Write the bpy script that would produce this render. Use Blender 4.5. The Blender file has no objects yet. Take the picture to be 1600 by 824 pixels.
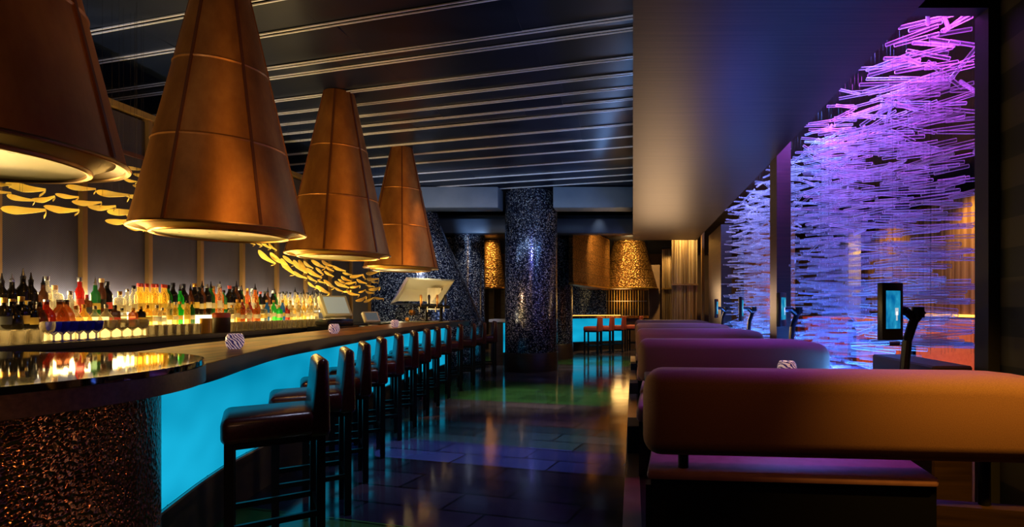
import bpy, bmesh, math, random
from mathutils import Vector, Matrix
random.seed(7)
PI = math.pi
sc = bpy.context.scene
COL = sc.collection
H = 1.35; F = 830.0; VX = 989.0; VY = 480.0

def at(px, py, Y):
    s = F / Y
    return ((px - VX) / s, Y, H - (py - VY) / s)

# ------------------------------------------------------------------ mesh building
class G:
    def __init__(self):
        self.v = []; self.f = []
    def add(self, vs, fs):
        b = len(self.v); self.v += [tuple(v) for v in vs]
        self.f += [tuple(b + i for i in f) for f in fs]; return self
    def box(self, x0, x1, y0, y1, z0, z1, m=None):
        vs = [Vector(p) for p in ((x0,y0,z0),(x1,y0,z0),(x1,y1,z0),(x0,y1,z0),(x0,y0,z1),(x1,y0,z1),(x1,y1,z1),(x0,y1,z1))]
        if m: vs = [m @ v for v in vs]
        return self.add(vs, [(3,2,1,0),(4,5,6,7),(0,1,5,4),(1,2,6,5),(2,3,7,6),(3,0,4,7)])
    def soft(self, x0, x1, y0, y1, z0, z1, r=.02, seg=3, m=None, shape=None):
        bm = bmesh.new()
        bmesh.ops.create_cube(bm, size=1)
        for v in bm.verts:
            v.co = Vector((x0 + (v.co.x + .5) * (x1 - x0), y0 + (v.co.y + .5) * (y1 - y0), z0 + (v.co.z + .5) * (z1 - z0)))
        bmesh.ops.bevel(bm, geom=list(bm.edges) + list(bm.verts), offset=r, segments=seg, affect='EDGES', profile=.5, clamp_overlap=True)
        bm.verts.index_update()
        vs = [v.co.copy() for v in bm.verts]
        if shape: vs = [shape(v) for v in vs]
        if m: vs = [m @ v for v in vs]
        self.add(vs, [[v.index for v in f.verts] for f in bm.faces]); bm.free(); return self
    def lathe(self, prof, n=24, c=(0,0,0), a0=0, a1=2*PI, m=None, cap=True):
        full = abs(a1 - a0 - 2*PI) < 1e-6
        k = n if full else n + 1
        vs = []
        for (r, z) in prof:
            for i in range(k):
                a = a0 + (a1 - a0) * i / n
                v = Vector((c[0] + r*math.cos(a), c[1] + r*math.sin(a), c[2] + z))
                vs.append(m @ v if m else v)
        fs = []
        for j in range(len(prof) - 1):
            for i in range(n):
                i2 = (i + 1) % k if full else i + 1
                fs.append((j*k+i, j*k+i2, (j+1)*k+i2, (j+1)*k+i))
        if full and cap:
            if prof[0][0] > 1e-5: fs.append(tuple(reversed(range(k))))
            if prof[-1][0] > 1e-5: fs.append(tuple((len(prof)-1)*k + i for i in range(k)))
        return self.add(vs, fs)
    def tube(self, p0, p1, r0, r1=None, n=8):
        p0 = Vector(p0); p1 = Vector(p1); r1 = r0 if r1 is None else r1
        q = (p1 - p0).to_track_quat('Z', 'Y').to_matrix()
        vs = []
        for p, r in ((p0, r0), (p1, r1)):
            for i in range(n):
                a = 2*PI*i/n
                vs.append(p + q @ Vector((r*math.cos(a), r*math.sin(a), 0)))
        fs = [(i, (i+1) % n, n+(i+1) % n, n+i) for i in range(n)] + [tuple(reversed(range(n))), tuple(range(n, 2*n))]
        return self.add(vs, fs)
    def bar(self, p0, p1, w, h):
        p0 = Vector(p0); p1 = Vector(p1)
        d = (p1 - p0); L = d.length
        m = Matrix.Translation(p0) @ d.to_track_quat('X', 'Z').to_matrix().to_4x4()
        return self.box(0, L, -w/2, w/2, -h/2, h/2, m)
    def path(self, pts, r, n=8):
        for a, b in zip(pts, pts[1:]): self.tube(a, b, r, r, n)
        return self
    def prism(self, poly, z0, z1):
        n = len(poly)
        vs = [(x, y, z0) for x, y in poly] + [(x, y, z1) for x, y in poly]
        return self.add(vs, [tuple(reversed(range(n))), tuple(range(n, 2*n))] + [(i, (i+1) % n, n+(i+1) % n, n+i) for i in range(n)])
    def ribbon(self, a, b, z0, z1):     # solid strip between two plan curves
        n = len(a); vs = []
        for (p, q) in zip(a, b):
            vs += [(p[0], p[1], z0), (p[0], p[1], z1), (q[0], q[1], z1), (q[0], q[1], z0)]
        fs = []
        for i in range(n-1):
            o = 4*i
            for j in range(4):
                fs.append((o+j, o+(j+1) % 4, o+4+(j+1) % 4, o+4+j))
        fs += [(0,3,2,1), (4*n-4, 4*n-3, 4*n-2, 4*n-1)]
        return self.add(vs, fs)

def obj(name, g, mat, parent=None, sharp=.6, loc=None):
    me = bpy.data.meshes.new(name)
    me.from_pydata(g.v, [], g.f); me.validate()
    bm = bmesh.new(); bm.from_mesh(me); bmesh.ops.recalc_face_normals(bm, faces=bm.faces); bm.to_mesh(me); bm.free()
    me.polygons.foreach_set('use_smooth', [True] * len(me.polygons))
    me.set_sharp_from_angle(angle=sharp)
    if mat: me.materials.append(mat)
    o = bpy.data.objects.new(name, me); COL.objects.link(o)
    if parent: o.parent = parent
    if loc: o.location = loc
    return o
def tag(o, label=None, cat=None, group=None, kind=None):
    if label: o['label'] = label
    if cat: o['category'] = cat
    if group: o['group'] = group
    if kind: o['kind'] = kind
    return o
def thing(name, label, cat, loc=(0,0,0), rz=0, group=None, kind=None):
    o = bpy.data.objects.new(name, None); COL.objects.link(o)
    o.empty_display_size = .1
    o.location = loc; o.rotation_euler = (0, 0, rz)
    return tag(o, label, cat, group, kind)
KIDS = {}
def kids(o):
    return [c for c in o.children]
def dup(root, loc, rz=0, label=None, group=None, scale=None):
    r = root.copy(); COL.objects.link(r); r.location = loc
    if rz is not None: r.rotation_euler = (0, 0, rz)
    if scale: r.scale = scale
    if label: r['label'] = label
    if group: r['group'] = group
    for ch in kids(root):
        c = ch.copy(); COL.objects.link(c); c.parent = r
        for g in kids(ch):
            d = g.copy(); COL.objects.link(d); d.parent = c
    return r
def struct(name, g, mat, label=None, sharp=.6):
    o = obj(name, g, mat, sharp=sharp); o['kind'] = 'structure'
    if label: o['label'] = label
    return o

# ------------------------------------------------------------------ materials
class N:
    def __init__(self, name):
        self.m = bpy.data.materials.new(name); self.m.use_nodes = True
        self.t = self.m.node_tree; self.t.nodes.clear()
        self.out = self.n('ShaderNodeOutputMaterial')
    def n(self, typ, **kw):
        nd = self.t.nodes.new(typ)
        for k, v in kw.items():
            if k.startswith('i_'):
                nd.inputs[k[2:].replace('_', ' ')].default_value = v
            else: setattr(nd, k, v)
        return nd
    def l(self, a, b): self.t.links.new(a, b)
    def coord(self, scale=(1,1,1), rot=(0,0,0), kind='Object'):
        tc = self.n('ShaderNodeTexCoord'); mp = self.n('ShaderNodeMapping')
        mp.inputs['Scale'].default_value = scale; mp.inputs['Rotation'].default_value = rot
        self.l(tc.outputs[kind], mp.inputs['Vector']); return mp.outputs['Vector']
    def ramp(self, fac, stops, interp='LINEAR'):
        r = self.n('ShaderNodeValToRGB'); cr = r.color_ramp; cr.interpolation = interp
        while len(cr.elements) < len(stops): cr.elements.new(.5)
        for e, (p, c) in zip(cr.elements, stops):
            e.position = p; e.color = (*c, 1) if len(c) == 3 else c
        self.l(fac, r.inputs['Fac']); return r.outputs['Color']
    def bump(self, h, strength=.3, dist=.01):
        b = self.n('ShaderNodeBump'); b.inputs['Strength'].default_value = strength; b.inputs['Distance'].default_value = dist
        self.l(h, b.inputs['Height']); return b.outputs['Normal']
    def bsdf(self, base=(.5,.5,.5), rough=.5, metal=0, emis=None, es=0, **kw):
        b = self.n('ShaderNodeBsdfPrincipled')
        b.inputs['Base Color'].default_value = (*base, 1); b.inputs['Roughness'].default_value = rough; b.inputs['Metallic'].default_value = metal
        if emis: b.inputs['Emission Color'].default_value = (*emis, 1); b.inputs['Emission Strength'].default_value = es
        for k, v in kw.items(): b.inputs[k.replace('_', ' ')].default_value = v
        self.l(b.outputs[0], self.out.inputs[0]); return b
def plain(name, base, rough=.5, metal=0, emis=None, es=0, **kw):
    a = N(name); a.bsdf(base, rough, metal, emis, es, **kw); return a.m
def noisy(name, c0, c1, scale=(5,5,5), rough=.5, metal=0, bump=.2, dist=.005, detail=4, r2=None, **kw):
    a = N(name); b = a.bsdf(c0, rough, metal, **kw)
    t = a.n('ShaderNodeTexNoise'); t.inputs['Detail'].default_value = detail; t.inputs['Scale'].default_value = 1
    a.l(a.coord(scale), t.inputs['Vector'])
    a.l(a.ramp(t.outputs['Fac'], [(.3, c0), (.7, c1)]), b.inputs['Base Color'])
    if r2 is not None:
        mr = a.n('ShaderNodeMapRange'); mr.inputs['To Min'].default_value = rough; mr.inputs['To Max'].default_value = r2
        a.l(t.outputs['Fac'], mr.inputs['Value']); a.l(mr.outputs[0], b.inputs['Roughness'])
    if bump: a.l(a.bump(t.outputs['Fac'], bump, dist), b.inputs['Normal'])
    return a.m
def emit(name, col, s):
    a = N(name); e = a.n('ShaderNodeEmission'); e.inputs[0].default_value = (*col, 1); e.inputs[1].default_value = s
    a.l(e.outputs[0], a.out.inputs[0]); return a.m

def mosaic_mat(name, scale=55):
    a = N(name); b = a.bsdf((.02,.02,.04), .22, .5)
    v = a.n('ShaderNodeTexVoronoi'); v.inputs['Scale'].default_value = scale
    a.l(a.coord((1,1,1.0)), v.inputs['Vector'])
    s = a.n('ShaderNodeSeparateColor'); a.l(v.outputs['Color'], s.inputs[0])
    a.l(a.ramp(s.outputs[0], [(0, (.003,.005,.014)), (.5, (.010,.014,.035)), (.74, (.06,.075,.13)), (.88, (.28,.31,.38)), (1, (.7,.7,.68))]), b.inputs['Base Color'])
    d = a.n('ShaderNodeBump'); d.inputs['Strength'].default_value = .9; d.inputs['Distance'].default_value = .008
    a.l(s.outputs[1], d.inputs['Height']); a.l(d.outputs[0], b.inputs['Normal'])
    return a.m
M = {}
M['mosaic'] = mosaic_mat('glitter_mosaic', 62)
M['black'] = plain('matt_black', (.006,.006,.007), .6)
M['black_gloss'] = plain('satin_black', (.006,.006,.008), .25)
M['black_metal'] = plain('black_steel', (.02,.02,.022), .32, .7)
M['steel'] = noisy('brushed_steel', (.35,.34,.32), (.5,.48,.45), (40,2,2), .3, 1, .05)
M['brass'] = noisy('aged_brass', (.35,.17,.03), (.55,.3,.06), (6,6,2), .38, .9, .1)
M['brass_dark'] = noisy('dull_brass', (.16,.075,.014), (.26,.13,.025), (6,6,2), .45, .6, .1)
M['leather'] = noisy('oxblood_leather', (.045,.006,.006), (.075,.011,.010), (60,60,60), .27, 0, .25, .002)
M['wood_dark'] = noisy('dark_wood', (.022,.010,.005), (.05,.024,.011), (2,2,40), .4, 0, .15, .003)
M['wood_tan'] = noisy('tan_wood', (.30,.15,.05), (.42,.24,.09), (3,3,40), .45, 0, .15, .003)
M['granite'] = noisy('brown_granite', (.05,.028,.016), (.10,.058,.034), (70,70,70), .35, 0, .05)
M['mirror_top'] = plain('polished_black_granite', (.004,.004,.005), .035, 0, **{'Specular_IOR_Level': 1.0, 'IOR': 1.9})
M['gold'] = noisy('gold_leaf_metal', (.90,.56,.06), (1.0,.74,.16), (12,12,12), .45, .15, .1, .003)
M['cream'] = noisy('cream_enamel', (.72,.62,.40), (.8,.7,.48), (2,2,2), .45, 0, 0)
M['screen_frame'] = plain('screen_frame', (.012,.010,.009), .35)
M['stone_white'] = noisy('pale_stone', (.45,.42,.36), (.6,.56,.48), (8,8,8), .35, 0, .03)
M['red_fabric'] = noisy('red_orange_upholstery', (.50,.07,.02), (.62,.11,.03), (30,30,30), .6, 0, .1)
M['orange_vinyl'] = noisy('orange_vinyl', (.75,.22,.04), (.85,.30,.06), (20,20,20), .5, 0, .1)

def bench_mat():
    a = N('bench_fabric'); b = a.bsdf((.42,.3,.22), .75)
    t = a.n('ShaderNodeTexNoise'); t.inputs['Scale'].default_value = 380; t.inputs['Detail'].default_value = 2
    a.l(a.coord(), t.inputs['Vector'])
    a.l(a.ramp(t.outputs['Fac'], [(.3, (.20,.085,.05)), (.7, (.30,.135,.085))]), b.inputs['Base Color'])
    a.l(a.bump(t.outputs['Fac'], .35, .002), b.inputs['Normal'])
    b.inputs['Sheen Weight'].default_value = .1
    return a.m
M['bench'] = bench_mat()
M['seat_vinyl'] = noisy('seat_vinyl', (.34,.15,.15), (.42,.20,.20), (20,20,20), .45, 0, .05)

def copper_mat():
    a = N('aged_copper_sheet'); b = a.bsdf((.6,.25,.07), .45, .85)
    t = a.n('ShaderNodeTexNoise'); t.inputs['Scale'].default_value = 2.5; t.inputs['Detail'].default_value = 6; t.inputs['Roughness'].default_value = .65
    a.l(a.coord((1,1,.45)), t.inputs['Vector'])
    a.l(a.ramp(t.outputs['Fac'], [(.25, (.16,.06,.014)), (.5, (.36,.14,.03)), (.78, (.60,.27,.06))]), b.inputs['Base Color'])
    t2 = a.n('ShaderNodeTexNoise'); t2.inputs['Scale'].default_value = 90; t2.inputs['Detail'].default_value = 3
    a.l(a.coord((1,1,.08)), t2.inputs['Vector'])
    mr = a.n('ShaderNodeMapRange'); mr.inputs['To Min'].default_value = .36; mr.inputs['To Max'].default_value = .6
    a.l(t.outputs['Fac'], mr.inputs['Value']); a.l(mr.outputs[0], b.inputs['Roughness'])
    a.l(a.bump(t2.outputs['Fac'], .12, .004), b.inputs['Normal'])
    return a.m
M['copper'] = copper_mat()
M['copper_seam'] = plain('dark_copper_seam', (.10,.03,.010), .5, .6)
M['copper_rim'] = plain('bright_copper_rim', (.8,.42,.12), .28, 1)
M['gold_liner'] = noisy('gold_liner', (.60,.32,.045), (.72,.42,.08), (6,6,6), .4, .25, .1)
def perf_mat():
    a = N('perforated_plate'); b = a.bsdf((.8,.72,.42), .4, .25)
    v = a.n('ShaderNodeTexVoronoi'); v.inputs['Scale'].default_value = 13; v.inputs['Randomness'].default_value = .55
    a.l(a.coord((1,1,0)), v.inputs['Vector'])
    a.l(a.ramp(v.outputs['Distance'], [(0, (.02,.012,.005)), (.14, (.02,.012,.005)), (.17, (.52,.44,.20))]), b.inputs['Base Color'])
    return a.m
M['perforated'] = perf_mat()
def hammered(name, base0, base1, scale=38, strength=1, metal=.95, rough=.22, stretch=(1,1,.8)):
    a = N(name); b = a.bsdf(base0, rough, metal)
    v = a.n('ShaderNodeTexVoronoi', feature='SMOOTH_F1'); v.inputs['Scale'].default_value = scale; v.inputs['Smoothness'].default_value = .6
    a.l(a.coord(stretch), v.inputs['Vector'])
    t = a.n('ShaderNodeTexNoise'); t.inputs['Scale'].default_value = 6
    a.l(a.coord(), t.inputs['Vector'])
    a.l(a.ramp(t.outputs['Fac'], [(.3, base0), (.7, base1)]), b.inputs['Base Color'])
    a.l(a.bump(v.outputs['Distance'], strength, .03), b.inputs['Normal'])
    return a.m
M['hammered'] = hammered('hammered_copper', (.20,.07,.035), (.34,.14,.06), 75)
def scales_mat():
    a = N('copper_scales'); b = a.bsdf((.6,.26,.06), .35, .8)
    br = a.n('ShaderNodeTexBrick'); br.offset = .5; br.inputs['Scale'].default_value = 1
    br.inputs['Brick Width'].default_value = .5; br.inputs['Row Height'].default_value = .28; br.inputs['Mortar Size'].default_value = .012; br.inputs['Mortar Smooth'].default_value = .4
    br.inputs['Color1'].default_value = (1,1,1,1); br.inputs['Color2'].default_value = (.8,.8,.8,1); br.inputs['Mortar'].default_value = (.35,.35,.35,1)
    tc = a.n('ShaderNodeTexCoord'); sp = a.n('ShaderNodeSeparateXYZ'); cb = a.n('ShaderNodeCombineXYZ'); ad = a.n('ShaderNodeMath', operation='ADD')
    a.l(tc.outputs['Object'], sp.inputs[0]); a.l(sp.outputs[0], ad.inputs[0]); a.l(sp.outputs[1], ad.inputs[1]); a.l(ad.outputs[0], cb.inputs[0]); a.l(sp.outputs[2], cb.inputs[1])
    a.l(cb.outputs[0], br.inputs['Vector'])
    v = a.n('ShaderNodeTexVoronoi'); v.inputs['Scale'].default_value = 15
    a.l(a.coord((1,1,2.2)), v.inputs['Vector'])
    mx = a.n('ShaderNodeMix', data_type='RGBA', blend_type='MULTIPLY'); mx.inputs[0].default_value = 1
    a.l(a.ramp(v.outputs['Distance'], [(.1, (.50,.25,.07)), (.6, (.16,.07,.018))]), mx.inputs[6]); a.l(br.outputs['Color'], mx.inputs[7])
    a.l(mx.outputs[2], b.inputs['Base Color'])
    a.l(a.bump(v.outputs['Distance'], .9, .03), b.inputs['Normal'])
    return a.m
M['scales'] = scales_mat()

def floor_mat():
    a = N('glossy_floor_tiles'); b = a.bsdf((.02,.02,.02), .12)
    ang = math.atan2(.252, .968)
    vec = a.coord((1,1,1), (0,0,ang))       # x runs along the tile rows, y across them
    br = a.n('ShaderNodeTexBrick'); br.inputs['Scale'].default_value = 1; br.offset = .37
    br.inputs['Brick Width'].default_value = .9; br.inputs['Row Height'].default_value = .31; br.inputs['Mortar Size'].default_value = .009; br.inputs['Mortar Smooth'].default_value = 0
    br.inputs['Color1'].default_value = (.6,.6,.6,1); br.inputs['Color2'].default_value = (1.3,1.3,1.3,1); br.inputs['Mortar'].default_value = (.12,.12,.12,1)
    a.l(vec, br.inputs['Vector'])
    sp = a.n('ShaderNodeSeparateXYZ'); a.l(vec, sp.inputs[0])
    mr = a.n('ShaderNodeMapRange'); mr.inputs['From Min'].default_value = 0; mr.inputs['From Max'].default_value = 20
    a.l(sp.outputs[1], mr.inputs['Value'])
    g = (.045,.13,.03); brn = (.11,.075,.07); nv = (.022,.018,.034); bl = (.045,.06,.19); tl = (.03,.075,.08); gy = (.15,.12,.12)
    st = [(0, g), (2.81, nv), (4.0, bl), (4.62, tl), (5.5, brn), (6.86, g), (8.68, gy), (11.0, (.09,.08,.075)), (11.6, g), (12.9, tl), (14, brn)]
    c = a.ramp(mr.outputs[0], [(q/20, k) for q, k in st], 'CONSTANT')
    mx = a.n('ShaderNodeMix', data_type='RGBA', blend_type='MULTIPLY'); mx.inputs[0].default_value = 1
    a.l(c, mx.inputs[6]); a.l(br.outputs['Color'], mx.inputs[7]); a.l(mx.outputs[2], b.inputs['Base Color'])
    t = a.n('ShaderNodeTexNoise'); t.inputs['Scale'].default_value = 3; t.inputs['Detail'].default_value = 5
    a.l(a.coord(), t.inputs['Vector'])
    mr2 = a.n('ShaderNodeMapRange'); mr2.inputs['To Min'].default_value = .05; mr2.inputs['To Max'].default_value = .17
    a.l(t.outputs['Fac'], mr2.inputs['Value']); a.l(mr2.outputs[0], b.inputs['Roughness'])
    n1 = a.n('ShaderNodeBump'); n1.inputs['Strength'].default_value = .08; n1.inputs['Distance'].default_value = .01; a.l(t.outputs['Fac'], n1.inputs['Height'])
    n2 = a.n('ShaderNodeBump'); n2.inputs['Strength'].default_value = .7; n2.inputs['Distance'].default_value = -.006; a.l(br.outputs['Fac'], n2.inputs['Height']); a.l(n1.outputs[0], n2.inputs['Normal'])
    a.l(n2.outputs[0], b.inputs['Normal'])
    return a.m
M['floor'] = floor_mat()
def bar_wood():
    a = N('bar_top_wood'); b = a.bsdf((.2,.1,.04), .42, 0, **{'IOR': 1.16})
    w = a.n('ShaderNodeTexNoise'); w.inputs['Scale'].default_value = 1; w.inputs['Detail'].default_value = 8
    a.l(a.coord((28, 1.6, 6), (0,0,.25)), w.inputs['Vector'])
    a.l(a.ramp(w.outputs['Fac'], [(.36, (.045,.014,.004)), (.52, (.20,.065,.014)), (.66, (.42,.17,.035))]), b.inputs['Base Color'])
    a.l(a.bump(w.outputs['Fac'], .25, .002), b.inputs['Normal'])
    return a.m
M['bar_wood'] = bar_wood()
def ceiling_mat():
    a = N('dark_blue_ceiling_panels'); b = a.bsdf((.008,.012,.025), .25, .0, **{'Specular_IOR_Level': .14})
    t = a.n('ShaderNodeTexNoise'); t.inputs['Scale'].default_value = .8; t.inputs['Detail'].default_value = 4
    a.l(a.coord((1,3,1)), t.inputs['Vector'])
    a.l(a.ramp(t.outputs['Fac'], [(.3, (.003,.005,.012)), (.7, (.008,.013,.028))]), b.inputs['Base Color'])
    mr2 = a.n('ShaderNodeMapRange'); mr2.inputs['To Min'].default_value = .28; mr2.inputs['To Max'].default_value = .42
    a.l(t.outputs['Fac'], mr2.inputs['Value']); a.l(mr2.outputs[0], b.inputs['Roughness'])
    return a.m
M['ceiling'] = ceiling_mat()
M['rail'] = plain('rail_metal', (.8,.8,.84), .35, .3)
def soffit_mat():
    a = N('brown_veneer'); b = a.bsdf((.1,.06,.035), .42, 0, **{'Specular_IOR_Level': .25})
    w = a.n('ShaderNodeTexNoise'); w.inputs['Scale'].default_value = 1; w.inputs['Detail'].default_value = 6
    a.l(a.coord((1.2, 55, 30)), w.inputs['Vector'])
    a.l(a.ramp(w.outputs['Fac'], [(.3, (.015,.009,.006)), (.7, (.05,.029,.017))]), b.inputs['Base Color'])
    return a.m
M['veneer'] = soffit_mat()
def mesh_mat():
    a = N('woven_wire_cloth'); b = a.bsdf((.2,.17,.14), .5, .3)
    v = a.coord((1,1,1))
    c = a.n('ShaderNodeTexChecker'); c.inputs['Scale'].default_value = 120
    c.inputs['Color1'].default_value = (.075,.056,.045,1); c.inputs['Color2'].default_value = (.028,.022,.018,1)
    a.l(v, c.inputs['Vector'])
    t = a.n('ShaderNodeTexNoise'); t.inputs['Scale'].default_value = 1.6; t.inputs['Detail'].default_value = 7; t.inputs['Distortion'].default_value = 1.5
    a.l(a.coord((1,1,.6)), t.inputs['Vector'])
    mx = a.n('ShaderNodeMix', data_type='RGBA', blend_type='MULTIPLY'); mx.inputs[0].default_value = 1
    a.l(c.outputs['Color'], mx.inputs[6]); a.l(a.ramp(t.outputs['Fac'], [(.3, (.5,.46,.42)), (.7, (1,1,1))]), mx.inputs[7])
    a.l(mx.outputs[2], b.inputs['Base Color'])
    return a.m
M['wire_cloth'] = mesh_mat()
def string_mat(name, c0, c1, sc_=60):
    a = N(name); b = a.bsdf(c1, .4, .5)
    w = a.n('ShaderNodeTexNoise'); w.inputs['Scale'].default_value = 1; w.inputs['Detail'].default_value = 3
    a.l(a.coord((sc_, sc_, .25)), w.inputs['Vector'])
    a.l(a.ramp(w.outputs['Fac'], [(.38, c0), (.62, c1)]), b.inputs['Base Color'])
    a.l(a.bump(w.outputs['Fac'], .8, .02), b.inputs['Normal'])
    return a.m
M['strings'] = string_mat('hanging_bead_strings', (.12,.06,.015), (.75,.52,.26), 34)
M['wall_wood'] = string_mat('ribbed_wood', (.20,.09,.025), (.5,.27,.09), 9)
M['wall_brown'] = noisy('brown_plaster', (.10,.055,.03), (.17,.09,.05), (2,2,2), .6, 0, 0)
M['wall_dark'] = noisy('near_black_wall', (.008,.007,.009), (.014,.012,.014), (2,2,2), .55, 0, 0)
def stripe_wall():
    a = N('banded_dark_wall'); b = a.bsdf((.02,.02,.02), .45)
    tc = a.n('ShaderNodeTexCoord'); sp = a.n('ShaderNodeSeparateXYZ'); a.l(tc.outputs['Object'], sp.inputs[0])
    md = a.n('ShaderNodeMath', operation='FRACT'); ml = a.n('ShaderNodeMath', operation='MULTIPLY'); ml.inputs[1].default_value = 1/.30
    a.l(sp.outputs[2], ml.inputs[0]); a.l(ml.outputs[0], md.inputs[0])
    a.l(a.ramp(md.outputs[0], [(0, (.006,.006,.010)), (.5, (.045,.036,.028))], 'CONSTANT'), b.inputs['Base Color'])
    return a.m
M['stripe_wall'] = stripe_wall()
def glassy(name, tint, edge=.55, body=.2, rough=.08, fmax=.9):
    a = N(name)
    tr = a.n('ShaderNodeBsdfTransparent'); tr.inputs[0].default_value = (*([min(1, .30 + .70*c) for c in tint] if name.startswith('bottle') else [.93]*3), 1)
    p = a.n('ShaderNodeBsdfPrincipled'); p.inputs['Base Color'].default_value = (*tint, 1); p.inputs['Roughness'].default_value = rough
    tl = a.n('ShaderNodeBsdfTranslucent'); tl.inputs[0].default_value = (*tint, 1)
    m1 = a.n('ShaderNodeMixShader'); m1.inputs[0].default_value = .45; a.l(p.outputs[0], m1.inputs[1]); a.l(tl.outputs[0], m1.inputs[2])
    lw = a.n('ShaderNodeLayerWeight'); lw.inputs['Blend'].default_value = .35
    mr = a.n('ShaderNodeMapRange'); mr.inputs['From Min'].default_value = .05; mr.inputs['From Max'].default_value = fmax; mr.inputs['To Min'].default_value = body; mr.inputs['To Max'].default_value = min(1, body + edge)
    a.l(lw.outputs['Facing'], mr.inputs['Value'])
    m2 = a.n('ShaderNodeMixShader'); a.l(mr.outputs[0], m2.inputs[0]); a.l(tr.outputs[0], m2.inputs[1]); a.l(m1.outputs[0], m2.inputs[2])
    a.l(m2.outputs[0], a.out.inputs[0]); return a.m
M['rod_glass'] = glassy('clear_glass_rod', (.85,.85,.95), .97, .03, .15, .62)
M['clear_glass'] = glassy('clear_glassware', (.55,.45,.26), .75, .10, .06)
M['cobalt'] = glassy('cobalt_glass', (.02,.03,.75), .35, .65, .1)
def candle_mat():
    a = N('swirled_candle_glass'); b = a.bsdf((.6,.6,.7), .2)
    w = a.n('ShaderNodeTexWave', bands_direction='DIAGONAL'); w.inputs['Scale'].default_value = 30; w.inputs['Distortion'].default_value = 7; w.inputs['Detail'].default_value = 2
    a.l(a.coord(), w.inputs['Vector'])
    c = a.ramp(w.outputs['Fac'], [(.35, (.05,.03,.16)), (.62, (.85,.62,.62))])
    a.l(c, b.inputs['Base Color']); a.l(c, b.inputs['Emission Color']); b.inputs['Emission Strength'].default_value = .35
    return a.m
M['candle'] = candle_mat()
# lights that are surfaces
def panel_mat():
    a = N('blue_backlit_panel'); e = a.n('ShaderNodeEmission')
    t = a.n('ShaderNodeTexNoise'); t.inputs['Scale'].default_value = .9; t.inputs['Detail'].default_value = 2
    a.l(a.coord((1,1,2.0)), t.inputs['Vector'])
    a.l(a.ramp(t.outputs['Fac'], [(.3, (.0,.24,.42)), (.7, (.01,.50,.80))]), e.inputs[0]); e.inputs[1].default_value = .95
    a.l(e.outputs[0], a.out.inputs[0]); return a.m
M['blue_panel'] = panel_mat()
M['shelf_glow'] = emit('warm_lit_shelf', (1,.68,.22), 7.5)
M['led_cool'] = emit('cool_led_strip', (.75,.85,1), 5)
M['led_amber'] = emit('amber_led_strip', (1,.42,.07), 3)
M['riser_glow'] = emit('dim_amber_riser', (1,.58,.14), 2.3)
M['lamp_warm'] = emit('warm_lamp', (1,.8,.5), 8)
def screen_mat():
    a = N('lit_blue_display'); e = a.n('ShaderNodeEmission')
    t = a.n('ShaderNodeTexNoise'); t.inputs['Scale'].default_value = 16; t.inputs['Detail'].default_value = 4
    a.l(a.coord((1,1,.5)), t.inputs['Vector'])
    a.l(a.ramp(t.outputs['Fac'], [(.35, (.0,.12,.35)), (.55, (.02,.35,.6)), (.72, (.25,.7,.85))]), e.inputs[0]); e.inputs[1].default_value = .9
    a.l(e.outputs[0], a.out.inputs[0]); return a.m
M['display'] = screen_mat()
M['display_grey'] = plain('grey_display', (.2,.22,.2), .25, 0, (.45,.48,.42), .35)

# ------------------------------------------------------------------ the setting
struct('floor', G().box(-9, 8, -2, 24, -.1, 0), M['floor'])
CZ = 3.8
rails = [3.0, 3.47, 3.91, 4.47, 4.66, 5.19, 5.55, 5.89, 6.22, 6.52, 7.08, 7.59, 8.07, 8.69, 9.28, 9.77, 10.25]
dirx, diry = -.968, .252
g = G()
def on_rail(y0, x): return y0 + (x / dirx) * diry
segx = [0.0, -1.0, -2.6, -4.2, -5.8, -7.6]
prev = -1.5
for y0 in rails + [11.6]:
    ya, yb = prev + .028, y0 - .028
    prev = y0
    off = random.uniform(-.5, .4)
    for i in range(len(segx)-1):
        x0 = segx[i] + (off if i else 0); x1 = segx[i+1] + off
        t = random.uniform(-.008, .008)
        g.add([(x0, on_rail(ya, x0), CZ+t), (x1, on_rail(ya, x1), CZ+t), (x1, on_rail(yb, x1), CZ-t), (x0, on_rail(yb, x0), CZ-t),
               (x0, on_rail(ya, x0), CZ+.1), (x1, on_rail(ya, x1), CZ+.1), (x1, on_rail(yb, x1), CZ+.1), (x0, on_rail(yb, x0), CZ+.1)],
              [(0,1,2,3),(7,6,5,4),(0,4,5,1),(1,5,6,2),(2,6,7,3),(3,7,4,0)])
g.box(-8, 6, -2, 22, CZ+.12, CZ+.25)
struct('ceiling', g, M['ceiling'])
for k, y0 in enumerate(rails):
    g = G()
    for o in (-.022, .022):
        for (w, z0, z1) in ((.010, CZ-.014, CZ-.003),):
            a = [(0.0, on_rail(y0+o-w/2, 0)), (-7.8, on_rail(y0+o-w/2, -7.8))]
            b = [(0.0, on_rail(y0+o+w/2, 0)), (-7.8, on_rail(y0+o+w/2, -7.8))]
            g.ribbon(a, b, z0, z1)
    struct('trim_%d' % (k+1), g, M['rail'])
M['beam'] = noisy('slate_blue_paint', (.10,.135,.19), (.15,.19,.25), (2,2,2), .45, 0, 0)
struct('ceiling_beam', G().soft(-8, -2.732, 10.75, 11.2, 3.36, 3.79, .02, 2), M['beam'])
struct('ceiling_beam', G().soft(-1.62, 0, 10.75, 11.2, 3.36, 3.79, .02, 2), M['beam'])
M['beam2'] = noisy('dark_blue_paint', (.03,.045,.08), (.05,.07,.11), (2,2,2), .4, .2, 0)
struct('ceiling_beam', G().soft(-8, 0, 12.6, 13.0, 3.1, 3.45, .02, 2), M['beam2'])
struct('ceiling_beam', G().box(-8, 6, 13.0, 22, 3.45, 3.6), M['beam2'])
struct('ceiling_soffit', G().box(0.0, 1.475, -1.5, 12.3, 2.9, 3.9), M['veneer'])
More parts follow.
